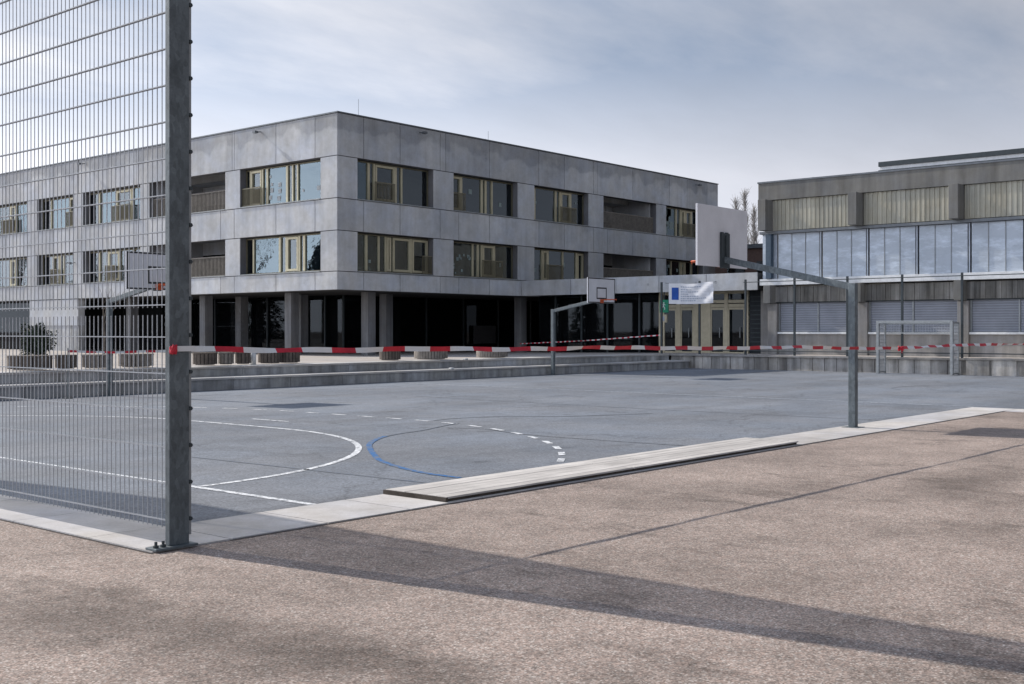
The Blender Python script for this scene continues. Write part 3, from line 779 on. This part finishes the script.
# trees beyond the picture on the left, mirrored by the windows
for i, (u, v, h) in enumerate(((12, 72, 12), (4, 84, 14), (18, 96, 13), (-8, 66, 12), (-2, 100, 13))):
    bare_tree((u, v, .5), h, 20 + i, 'tall leafless tree on the open ground left of the school building', 'bare trees left of the school building', r=.22)
def conifer(loc, h, w, seed, label):
    rnd = random.Random(seed); t = thing('conifer_tree', label, 'tree', loc, 'dark conifers beyond the open ground on the left')
    p = Vector(loc); b = MB(); b.tube([p, p + Vector((0, 0, h * .95))], [.18, .03], 6); b.build('trunk', 'bark', t)
    b = MB()
    for i in range(2600):
        z = h * (.08 + .92 * rnd.random() ** 1.3); a = rnd.uniform(0, 2 * pi); L = w * (1.02 - z / h) ** .8 * (.55 + .45 * rnd.random()) * (1 + .2 * sin(a * 5 + z * 3))
        c = p + Vector((cos(a) * L, sin(a) * L, z)); o_ = Vector((cos(a) * .25, sin(a) * .25, -.12)); q = Vector((-sin(a) * .13, cos(a) * .13, .03))
        b.quad(c - o_, c - q, c + o_, c + q)
    b.build('crown', 'leaf', t)
for i, (u, v, h) in enumerate(((1, 77, 8.5), (-3.5, 82, 10), (-9, 86, 9), (5, 92, 10.5), (-14, 79, 8), (9, 101, 11))):
    conifer((u, v, .0), h, 2.6, 60 + i, 'dark conifer on the open ground left of the school building')
def poplar(loc, h, w, seed, label):
    rnd = random.Random(seed); t = thing('poplar_tree', label, 'tree', loc, 'distant poplars behind the roofs')
    p = Vector(loc); b = MB(); b.tube([p, p + Vector((0, 0, h * .98))], [.25, .03], 6); b.build('trunk', 'pale_bark', t)
    b = MB()
    for i in range(340):
        z = h * (.15 + .83 * rnd.random()); a = rnd.uniform(0, 2 * pi); L = w * (1.1 - (z / h) ** 2 * .95) * rnd.uniform(.5, 1)
        s = p + Vector((0, 0, z)); m_ = s + Vector((cos(a) * L * .6, sin(a) * L * .6, L * .9)); e = m_ + Vector((cos(a) * L * .35 + rnd.uniform(-.2, .2), sin(a) * L * .35, L * 1.1))
        b.tube([s, m_, e], [.03, .02, .008], 3, False)
        for q in range(2):
            f = m_ + Vector((rnd.uniform(-.5, .5), rnd.uniform(-.5, .5), rnd.uniform(.2, 1.0))); b.tube([m_, f], [.018, .008], 3, False)
    b.build('crown', 'pale_bark', t)
def camat(px, Z):
    a = radians(40.3); X = (px - 512) / 1150 * Z; return (Z * cos(a) + X * sin(a), Z * sin(a) - X * cos(a))
for px, top, Z, lab in ((736, 200, 118, 'shortest far poplar left of the pair showing above the backboard'), (745, 193, 120, 'tallest far poplar showing above the basketball backboard'), (754, 208, 116, 'far poplar closest to the weathered building roof')):
    u, v = camat(px, Z); poplar((u, v, 0), 1.6 + (331 - top) * Z / 1150, .9, px, lab)
# evergreen shrub in front of the left wing
t = thing('evergreen_shrub', 'dark round evergreen shrub before the left wing behind the mesh fence', 'shrub', (*camat(36, 47), .5))
su, sv = camat(36, 47)
rnd = random.Random(4); b = MB()
for i in range(3200):
    d_ = Vector((rnd.gauss(0, 1), rnd.gauss(0, 1), rnd.gauss(0, 1))).normalized(); rr_ = rnd.uniform(.55, 1.05) * (1 + .18 * sin(d_.x * 7) * cos(d_.y * 5))
    lob = 1 + .25 * sin(d_.x * 4 + 1) * sin(d_.y * 5 + d_.z * 4); c = Vector((su, sv, 1.2)) + Vector((d_.x * .62 * rr_ * lob, d_.y * .62 * rr_ * lob, d_.z * .68 * rr_ * lob)); s_ = .06
    a = Vector((rnd.uniform(-1, 1), rnd.uniform(-1, 1), rnd.uniform(-1, 1))).normalized() * s_; e = d_.cross(a).normalized() * s_ * .6
    b.quad(c - a, c - e, c + a, c + e)
b.build('crown', 'leaf', t)
b = MB(); b.tube([(su, sv, .5), (su, sv, 1.3)], .06, 6)
for k in range(6): b.tube([(su, sv, .8), (su + .45 * cos(k), sv + .45 * sin(k), 1.5)], [.035, .012], 5)
b.build('stem', 'bark', t)

# ------------------------------------------------------------------ round timber seats on the plaza edge
def seat(px, wpx, y, label, mat='slat', Zs=None):
    v = 27.75; a = (px - 512) / 1150; c, s = cos(radians(40.3)), sin(radians(40.3))
    u = v * (c + a * s) / (s - a * c); Z = u * c + v * s; w = wpx * Z / 1150
    z0 = pz(v) + .014; r = w / 2; h = .38
    t = thing('plaza_seat', label, 'seat', (u, v, z0), 'low drum seats along the plaza edge')
    n = max(10, int(2 * pi * r / .11)); b = MB()
    for k in range(n):
        q = 2 * pi * k / n; x, y_ = u + cos(q) * r, v + sin(q) * r * .8
        b.bar((x, y_, z0 + .05), (x, y_, z0 + h - .04), .085, .03, up=(cos(q), sin(q), 0))
    b.build('cladding', 'seat_wood' if mat == 'slat' else 'seat_pale', t)
    b = MB(); b.tube([(u, v, z0 + .03), (u, v, z0 + h - .05)], r * .78, 20); b.build('core', 'joint', t)
    m = 24; b = MB()
    ring = [(u + cos(2 * pi * k / m) * (r + .03), v + sin(2 * pi * k / m) * (r + .03) * .8) for k in range(m)]
    b.add([(x, y_, z0 + h - .04) for x, y_ in ring] + [(x, y_, z0 + h) for x, y_ in ring],
          [tuple(range(m))[::-1], tuple(range(m, 2 * m))] + [(k, (k + 1) % m, m + (k + 1) % m, m + k) for k in range(m)])
    b.build('seat_top', 'seat_pale' if mat != 'slat' else 'seat_wood', t)
for px, w, lab, mt in ((205, 24, 'grey drum seat nearest the right edge of the galvanised post', 'slat'), (226, 15, 'narrow pale drum seat second from the galvanised post', 'concrete_warm'),
                   (243, 15, 'narrow grey drum seat between pale seat and white bollard', 'slat'), (270, 24, 'grey drum seat just right of the white bollard', 'slat'), (289, 22, 'grey drum seat at right end of the left row', 'slat'),
                   (390, 22, 'small drum seat right of the corner column', 'slat'), (431, 36, 'widest pale drum seat in front of the dark glazing', 'concrete_warm'), (492, 34, 'brownish drum seat left of the second column', 'concrete_warm'),
                   (30, 42, 'leftmost drum seat seen through the mesh fence', 'slat'), (66, 20, 'drum seat right of the leftmost one behind the fence', 'slat'),
                   (97, 30, 'drum seat left of the left hoop pole', 'concrete_warm'), (136, 34, 'pale drum seat right of the left hoop pole', 'concrete_warm')):
    seat(px, w, 0, lab, mt)
a = (253 - 512) / 1150; c_, s_ = cos(radians(40.3)), sin(radians(40.3)); vv = 27.8; uu = vv * (c_ + a * s_) / (s_ - a * c_)
t = thing('bollard', 'short white bollard between the drum seats left of the building corner', 'bollard', (uu, vv, PZ + .012))
MB().tube([(uu, vv, PZ + .012), (uu, vv, PZ + .38)], .09, 14).build('post', 'white_paint', t, 0, True)
MB().tube([(uu, vv, PZ + .38), (uu, vv, PZ + .43)], [.1, .04], 14).build('cap', 'galv_light', t)
for i, (px, lab) in enumerate(((467, 'pale stone block on upper step, right of its twin'), (453, 'pale stone block on the lower step beneath the drum seats'))):
    v = 26.88 if i == 0 else 26.08; a = (px - 512) / 1150; u = v * (c_ + a * s_) / (s_ - a * c_); z = PZ + .013 if i == 0 else .341
    o = MB().box(u - .07, u + .07, v + .01, v + .13, z, z + .045).build('stone_block', 'white_paint', None, .01); tag(o, lab, 'block')

# ------------------------------------------------------------------ basketball hoops
def hoop(u, v, sgn, label, R=2.15, z0=2.66, z1=3.65, W=.875):
    t = thing('basketball_hoop', label, 'basketball hoop', (u, v, 0), 'basketball hoops round the court')
    h = 2.33; vb = v + sgn * R; zc = z0 + .12
    b = MB(); b.box(u - .06, u + .06, v - .06, v + .06, .006, h + .06); b.build('pole', 'galv', t, .008)
    b = MB(); b.box(u - .14, u + .14, v - .14, v + .14, .005, .02); b.build('base_plate', 'galv', t)
    b = MB(); b.bar((u, v + sgn * .03, h), (u, vb - sgn * .06, z0 + .13), .10, .11); b.bar((u, v, 1.95), (u, v + sgn * .45, 2.38), .06, .06) if False else None
    b.build('arm', 'galv', t, .006)
    b = MB(); b.box(u - .12, u - .05, vb - sgn * .06, vb - sgn * .022, z0 - .02, z0 + .62); b.box(u + .05, u + .12, vb - sgn * .06, vb - sgn * .022, z0 - .02, z0 + .62)
    b.box(u - .14, u + .14, vb - sgn * .075, vb - sgn * .062, z0 - .02, z0 + .60); b.box(u - .02, u + .02, vb - sgn * .10, vb - sgn * .077, z0 + .05, z0 + .56); b.build('bracket', 'darkmetal', t)
    b = MB()
    b.box(u - W, u + W, vb - .02, vb + .02, z0, z1); bd = b.build('backboard', 'board', t, .004)
    f = vb + sgn * .0225; m = MB(); e = .0016
    def fr(x0, x1, q0, q1, w): 
        m.box(x0, x1, f - e, f + e, q0, q0 + w); m.box(x0, x1, f - e, f + e, q1 - w, q1)
        m.box(x0, x0 + w, f - e, f + e, q0 + w, q1 - w); m.box(x1 - w, x1, f - e, f + e, q0 + w, q1 - w)
    fr(u - W + .005, u + W - .005, z0 + .005, z1 - .005, .035); fr(u - .3, u + .3, z0 + .14, z0 + .55, .045)
    m.build('board_marking', 'blackline', bd)
    b = MB(); zr = z0 + .12; cv = vb + sgn * .38; pts = [(u + .225 * cos(2 * pi * k / 24), cv + .225 * sin(2 * pi * k / 24), zr) for k in range(25)]
    b.tube(pts, .012, 8); b.box(u - .1, u + .1, vb + sgn * .026, vb + sgn * .17, zr - .02, zr + .01); b.box(u - .09, u + .09, vb + sgn * .026, vb + sgn * .05, zr - .12, zr)
    for k in range(10): 
        q = 2 * pi * k / 10; b.tube([(u + .225 * cos(q), cv + .225 * sin(q), zr - .012), (u + .225 * cos(q), cv + .225 * sin(q), zr - .05)], .004, 4)
    b.build('rim', 'orange', t)
hoop(18.11, 7.98, 1, 'large near basketball hoop seen from behind on its square pole', 2.45, 2.74, 3.81)
hoop(32.85, 25.9, -1, 'distant basketball hoop with white board before the dark ground floor', 2.15, 2.58, 3.46, .81)
hoop(15.2, 25.9, -1, 'basketball hoop seen through the mesh fence on the left', 2.15, 2.56, 3.43, .85)

# ------------------------------------------------------------------ goal
t = thing('football_goal', 'grey steel goal standing against the far court wall', 'goal', (41.9, 16.05, 0))
v0, v1, uf, ub = 14.68, 17.42, 41.75, 42.42
b = MB()
for v in (v0, v1): b.box(uf - .05, uf + .05, v - .05, v + .05, .005, 1.98)
b.box(uf - .05, uf + .05, v0 + .05, v1 - .05, 1.88, 1.98); b.build('front_frame', 'galv_light', t, .008)
b = MB()
for v in (v0, v1):
    b.box(ub - .03, ub + .03, v - .03, v + .03, .005, 1.9); b.bar((uf + .05, v, 1.9), (ub, v, 1.9), .05); b.bar((uf + .05, v, .06), (ub, v, .06), .05)
b.box(ub - .03, ub + .03, v0 + .03, v1 - .03, 1.5, 1.55); b.box(ub - .03, ub + .03, v0 + .03, v1 - .03, 1.85, 1.9); b.build('rear_frame', 'galv_light', t)
b = MB()
for v in (v0, v1):
    for k in range(6): b.bar((uf + .1 + k * .1, v, .08), (uf + .1 + k * .1, v, 1.88), .014)
    for k in range(14): b.bar((uf + .05, v, .12 + k * .13), (ub, v, .12 + k * .13), .01)
b.build('side_grille', 'rod', t)
b = MB()
for k in range(30): b.bar((ub, v0 + .1 + k * .1, 1.55), (ub, v0 + .1 + k * .1, 1.85), .012)
b.build('top_grille', 'rod', t)

# ------------------------------------------------------------------ ball fence near the camera
bf = thing('ball_fence', 'tall galvanised bar mesh fence ending in a flat steel post in the left foreground', 'fence', (4.87, 7.4, 0))
FU = 4.86; FH = 6.1
def fpost(v, first=False):
    x0, x1 = (4.782, 4.950) if first else (4.843, 4.877)
    b = MB(); b.box(x0, x1, v - .028, v + .028, .03, FH); p = b.build('post', 'galv', bf, .004)
    if not first:
        MB().box(4.68, 5.04, v - .07, v + .07, .0125, .03).build('base_plate', 'galv', p, .003); return
    MB().box(x1 + .002, x1 + .028, v - .012, v + .012, .09, FH - .02).build('clamp_strip', 'galv_light', p)
    MB().box(4.645, 5.0, v - .07, v + .07, .0125, .03).build('base_plate', 'galv', p, .003)
    for du in (4.675, 4.735):
        MB().tube([(du, v - .02, .03), (du, v - .02, .048), (du, v - .02, .05), (du, v - .02, .075)], [.02, .02, .011, .011], 6).build('anchor_bolt', 'darkmetal', p)
    for k in range(22):
        z = .21 + k * .272
        MB().tube([(x1 + .015, v - .013, z), (x1 + .015, v - .03, z)], .016, 6).build('bolt', 'darkmetal', p)
fpost(7.36, True); fpost(13.0); fpost(18.6)
# mesh panels
for a, c in ((7.40, 12.96), (13.04, 18.56)):
    for z0, z1 in ((.135, 1.72), (1.775, 6.05)):
        b = MB(); n = int((c - a) / .0645)
        for k in range(n + 1):
            v = a + .02 + (c - a - .04) * k / n
            b.box(FU - .0028, FU + .0028, v - .0028, v + .0028, z0, z1)
        zz = (z0 + .06) if z0 < 1 else z0 + .02
        z = zz
        while z < z1:
            b.box(FU - .012, FU - .004, a, c, z - .004, z + .004); b.box(FU + .004, FU + .012, a, c, z - .004, z + .004); z += .272
        b.build('mesh_panel', 'rod', bf)
MB().box(4.84, 4.88, 7.395, 18.56, 6.052, 6.09).build('top_rail', 'galv', bf)

# ------------------------------------------------------------------ barrier tapes
def tape(name, label, pts, pitch, w, twist=0., knots=(), sagw=.0, start=0.):
    """red and white film ribbon following pts; alternating islands"""
    P = [Vector(p) for p in pts]; b = MB(); s = start; st = .0
    for A, B in zip(P, P[1:]):
        L = (B - A).length; d = (B - A) / L; side = Vector((-d.y, d.x, 0)).normalized(); n = max(2, int(L / .05)); prev = None
        for i in range(n + 1):
            q = A + d * (L * i / n); x = st + L * i / n
            tw = twist * sin(x * .9) + .35 * sin(x * 2.3) + (0.25 * sin(x * 9.1)); ca, sa = cos(tw), sin(tw)
            up = Vector((0, 0, 1)) * ca + side * sa; wob = Vector((0, 0, sagw * sin(pi * i / n) * -1 + .004 * sin(x * 7)))
            e0, e1 = q + wob + up * w / 2, q + wob - up * w / 2
            if prev:
                b.cur = 0 if ((x + start) % pitch) < pitch / 2 else 1
                b.quad(prev[0], prev[1], e1, e0)
            prev = (e0, e1)
        st += L
    o = b.build(name, ['red', 'white_film'], None); tag(o, label, 'tape', 'red and white barrier tapes'); return o
tape('barrier_tape', 'long red and white tape stretched from the fence post across the whole court', [(4.96, 7.32, 1.467), (7.4, 7.24, 1.443), (9.89, 7.16, 1.427), (14.25, 7.02, 1.386), (17.46, 6.92, 1.337)], .556, .044, .22, sagw=.012, start=.335)
tape('barrier_tape', 'twisted tape continuing right from the red knot near the goal', [(17.46, 6.92, 1.337), (19.85, 6.84, 1.362), (23.04, 6.74, 1.352), (25.2, 6.66, 1.36)], .556, .05, .9)
tape('barrier_tape', 'short tape behind the mesh fence strung past the left hoop pole', [(13.95, 25.6, 1.12), (15.2, 25.82, 1.07), (17.1, 25.6, 1.1)], .55, .06, .5)
for q, lab in (((13.95, 25.6), 'thin steel stake left of the left hoop pole holding the tape'), ((17.1, 25.6), 'thin steel stake right of the left hoop pole holding the tape')):
    t = thing('tape_stake', lab, 'stake', (*q, .005)); MB().tube([(*q, .03), (*q, 1.2)], .012, 6).build('rod', 'galv', t); MB().tube([(*q, .006), (*q, .03)], .12, 14).build('foot', 'darkmetal', t)
tape('barrier_tape', 'faint tape sagging across the dark ground floor behind the far hoop', [(44.85, 37.5, .95), (43.5, 32.3, 1.15), (42.72, 27.7, 1.42)], .35, .05, .4)
def knot(p, label, r=.035):
    rnd = random.Random(int(p[0] * 10)); b = MB()
    for k in range(5):
        a = k * 1.3; b.tube([(p[0] + r * cos(t_) * (1 + .2 * k * .3), p[1] + r * sin(t_) , p[2] + .02 * sin(t_ * 2 + a) + rnd.uniform(-.015, .015)) for t_ in [j * pi / 6 for j in range(13)]], .011, 6)
    b.quad((p[0], p[1], p[2]), (p[0] + r, p[1], p[2] - .01), (p[0] + r * 1.3, p[1] - .01, p[2] - r * 2.2), (p[0] + .0, p[1] - .01, p[2] - r * 2))
    o = b.build('tape_knot', 'red', None, smooth=False); tag(o, label, 'knot'); return o
knot((4.80, 7.31, 1.465), 'red tape knot tied round the galvanised fence post', .017)
knot((17.46, 6.92, 1.33), 'red tape knot in mid air in front of the goal')
# wrap of tape on the post and stand at the far end of the tape, outside the picture
b = MB(); b.box(4.775, 4.985, 7.315, 7.319, 1.45, 1.49); tag(b.build('tape_wrap', 'white_film'), 'white tape band wrapped round the galvanised fence post', 'tape')
t = thing('tape_stand', 'steel stand holding the far end of the tape right of the court kerb', 'stand', (25.2, 6.66, 0))
MB().tube([(25.2, 6.66, .05), (25.2, 6.66, 1.5)], .02, 10).build('pole', 'galv', t)
MB().tube([(25.2, 6.66, .013), (25.2, 6.66, .05)], [.2, .17], 20).build('foot', 'darkmetal', t)

# ------------------------------------------------------------------ plank platform on the kerb
t = thing('plank_platform', 'flat weathered plank platform lying along the concrete kerb', 'platform', (11.4, 7.85, .012))
a0, a1, w0, w1 = 7.74, 14.9, 7.36, 8.2
b = MB(); n = 6; L = (w1 - w0) / n
for k in range(n):
    m_ = 11.2 + (.3 if k % 2 else -.4)
    for x0, x1 in ((a0, m_), (m_ + .006, a1)): b.box(x0 + random.uniform(0, .02), x1 - random.uniform(0, .015), w0 + k * L + .004, w0 + (k + 1) * L - .004,   .040, .058 + random.uniform(-.002, .002))
b.build('plank', 'wood', t, .003)
b = MB(); b.box(a0 + .03, a1 - .03, w0 + .02, w0 + .06, .0125, .039); b.box(a0 + .03, a1 - .03, w1 - .06, w1 - .02, .0125, .039)
for k in range(15): x = a0 + .02 + k * (a1 - a0 - .1) / 14; b.box(x, x + .06, w0 + .061, w1 - .061, .0125, .039)
b.build('bearer', 'wood_dark', t)
b = MB(); b.box(a0 - .012, a0 + .02, w0, w1, .014, .054); b.build('end_strip', 'wood_dark', t)

# ------------------------------------------------------------------ banner and signs
UB = 42.66
def pB(px, py, u=UB):
    a = (px - 512) / 1150; k = u / (c_ + a * s_); return (u, k * (s_ - a * c_), 1.6 - (py - 331) / 1150 * k)
t = thing('banner', 'crumpled white banner with blue square tied to the fence by the doors', 'banner', (UB, 26, 2.7))
pl, pr = pB(669.5, 283.5), pB(714, 303); b = MB(); nx, nz = 26, 10
def bz(i, j):
    f, h_ = i / nx, j / nz; v = pl[1] + (pr[1] - pl[1]) * f; z = pl[2] + (pr[2] - pl[2]) * h_
    crump = .022 * sin(f * 17 + h_ * 9) * (f ** 1.3) + .012 * sin(f * 31 - h_ * 14) * f
    return (UB - .06 + crump, v, z - .03 * sin(pi * f) + .03 * (1 - h_) * sin(f * 9) * f)
for i in range(nx):
    for j in range(nz): b.quad(bz(i, j), bz(i + 1, j), bz(i + 1, j + 1), bz(i, j + 1))
b.build('cloth', 'cloth', t)
def patch(name, mat, f0, f1, h0, h1, off=.006):
    b = MB(); n = 4
    def q(f, h_): 
        x = bz(f * nx, h_ * nz); return (x[0] - off, x[1], x[2])
    for i in range(n):
        fa, fb_ = f0 + (f1 - f0) * i / n, f0 + (f1 - f0) * (i + 1) / n
        b.quad(q(fa, h0), q(fb_, h0), q(fb_, h1), q(fa, h1))
    return b
patch('emblem', 0, .07, .23, .2, .8).build('blue_emblem', 'blueprint', t)
for h0, f1 in ((.14, .72), (.27, .5), (.38, .64), (.49, .45), (.60, .66), (.71, .82), (.81, .6)):
    b = MB(); x = .28; rr = random.Random(int(h0 * 100))
    while x < f1:
        w = rr.uniform(.02, .05); q = patch('', 0, x, x + w, h0, h0 + .05); b.add(q.v, q.f); x += w + .015
    b.build('lettering', 'textgrey', t)
b = MB()
for v_, z_ in ((pl[1], pl[2]), (pr[1], pl[2]), (pl[1], pr[2]), (pr[1], pr[2])): b.tube([(UB - .05, v_, z_), (UB + .03, v_ + (.25 if v_ == pl[1] else -.1), z_ + .03)], .008, 4)
b.build('tie', 'darkmetal', t)
# green emergency sign on its own bracket under the canopy
t = thing('exit_sign', 'green emergency exit sign with white running figure by the doors', 'sign', (*pB(664, 306, 44.4)[:2], 2.5))
UG = 44.4; x0, x1 = pB(660, 300, UG), pB(668.5, 312.5, UG)
MB().box(UG - .03, UG + .03, x1[1], x0[1], x1[2], x0[2]).build('panel', 'green', t, .004)
cy, cz = (x0[1] + x1[1]) / 2, (x0[2] + x1[2]) / 2; b = MB(); f = UG - .034
def seg(y0, z0, y1, z1, w=.035): b.bar((f, cy - y0, cz + z0), (f, cy - y1, cz + z1), w, .004, up=(1, 0, 0))
b.tube([(f - .002, cy - .0, cz + .15), (f + .002, cy - .0, cz + .15)], .03, 10)
seg(0, .11, -.03, 0, .05); seg(-.03, 0, .05, -.07); seg(.05, -.07, .04, -.16); seg(-.03, 0, -.08, -.08); seg(-.08, -.08, -.15, -.08)
seg(0, .09, .08, .05, .025); seg(0, .09, -.08, .08, .025); seg(-.08, .08, -.1, .02, .025)
b.build('running_figure', 'white_film', t)
MB().box(UG - .02, UG + .02, cy - .02, cy + .02, x0[2], 3.37).build('hanger', 'darkmetal', t)
t = thing('notice_box', 'small beige notice box on a slim post beneath the green sign', 'notice', (*pB(664, 350, 44.2)[:2], PZ))
q0, q1 = pB(661, 314.5, 44.2), pB(667, 322.5, 44.2); m_ = (q0[1] + q1[1]) / 2
MB().box(44.16, 44.24, q1[1], q0[1], q1[2], q0[2]).build('box', 'brass_light', t, .006)
MB().box(44.152, 44.158, m_ - .05, m_ + .05, q1[2] + .08, q0[2] - .08).build('notice_sheet', 'textgrey', t)
MB().box(44.17, 44.23, m_ - .03, m_ + .03, pz(27.5), q1[2]).build('post', 'brass_light', t)

# ------------------------------------------------------------------ light, sky, camera
SD = Vector((-.147, .989, 0)).normalized(); EL = radians(34)
sd = Vector((SD.x * cos(EL), SD.y * cos(EL), sin(EL)))
sun = bpy.data.lights.new('sun', 'SUN'); sun.energy = 5.0; sun.angle = radians(.55); sun.color = (1, .93, .84)
so = bpy.data.objects.new('sun', sun); COL.objects.link(so); so.rotation_euler = sd.to_track_quat('Z', 'Y').to_euler()
w = bpy.data.worlds.new('World'); scene.world = w; w.use_nodes = True; nt = w.node_tree; nt.nodes.clear()
out = N(nt, 'ShaderNodeOutputWorld'); bg = N(nt, 'ShaderNodeBackground'); bg.inputs[1].default_value = .1
sky = N(nt, 'ShaderNodeTexSky', sky_type='NISHITA', sun_disc=False); sky.sun_elevation = EL; sky.sun_rotation = atan2(SD.x, SD.y)
sky.air_density = 1.0; sky.dust_density = 1.2; sky.ozone_density = 1.4
tc = N(nt, 'ShaderNodeTexCoord'); sepx = N(nt, 'ShaderNodeSeparateXYZ'); nt.links.new(tc.outputs['Generated'], sepx.inputs[0])
zc = mul(nt, mul(nt, sepx.outputs[2], 0.0, 'MAXIMUM'), .16, 'ADD')
px_ = mul(nt, sepx.outputs[0], zc, 'DIVIDE'); py_ = mul(nt, sepx.outputs[1], zc, 'DIVIDE')
cmb = N(nt, 'ShaderNodeCombineXYZ'); nt.links.new(px_, cmb.inputs[0]); nt.links.new(py_, cmb.inputs[1])
mp = N(nt, 'ShaderNodeMapping'); mp.inputs['Rotation'].default_value = (0, 0, radians(35)); mp.inputs['Scale'].default_value = (.5, .95, 1); mp.inputs['Location'].default_value = (1.3, .4, 0)
nt.links.new(cmb.outputs[0], mp.inputs[0])
c1 = noise(nt, mp.outputs[0], .55, 7, .52); c2 = noise(nt, mp.outputs[0], 1.7, 8, .6)
cov = rng(nt, mul(nt, mul(nt, c1, .7), mul(nt, c2, .3), 'ADD'), .40, .60, .12, 1)
hz = rng(nt, sepx.outputs[2], .13, .27, 1, 0)
cov = mul(nt, cov, hz, 'MAXIMUM')
dot = N(nt, 'ShaderNodeVectorMath', operation='DOT_PRODUCT'); nt.links.new(tc.outputs['Generated'], dot.inputs[0]); dot.inputs[1].default_value = sd
glow = rng(nt, dot.outputs['Value'], -.5, 1, 0, 1); glow2 = mul(nt, glow, 2.2, 'POWER')
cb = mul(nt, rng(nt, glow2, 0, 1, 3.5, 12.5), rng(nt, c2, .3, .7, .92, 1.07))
cb = mul(nt, cb, rng(nt, sepx.outputs[0], -.9, .2, 2.7, 1))  # extra brightness added to the unseen sky side to light the left facade
cb = mul(nt, cb, rng(nt, sepx.outputs[2], .05, .26, 1.42, .95))
cc = mixcol(nt, glow2, (.92, .96, 1.09), (1.0, 1.005, 1.05))
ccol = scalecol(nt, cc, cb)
high = rng(nt, sepx.outputs[2], .35, .8, 1, .55)
cov = mul(nt, cov, high)
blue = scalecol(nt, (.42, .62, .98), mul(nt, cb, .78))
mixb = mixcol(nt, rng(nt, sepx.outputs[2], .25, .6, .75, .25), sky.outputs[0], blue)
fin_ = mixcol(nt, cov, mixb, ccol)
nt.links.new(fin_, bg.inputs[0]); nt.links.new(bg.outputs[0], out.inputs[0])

cam = bpy.data.cameras.new('camera'); co = bpy.data.objects.new('camera', cam); COL.objects.link(co)
cam.sensor_width = 36; cam.lens = 36 * 1150 / 1024; cam.shift_y = -11 / 1024; cam.clip_start = .05; cam.clip_end = 4000
co.location = (0, 0, 1.6); co.rotation_euler = (pi / 2, 0, radians(-(90 - 40.3)))
scene.camera = co
scene.view_settings.view_transform = 'Standard'; scene.view_settings.look = 'None'; scene.view_settings.exposure = 0; scene.view_settings.gamma = 1
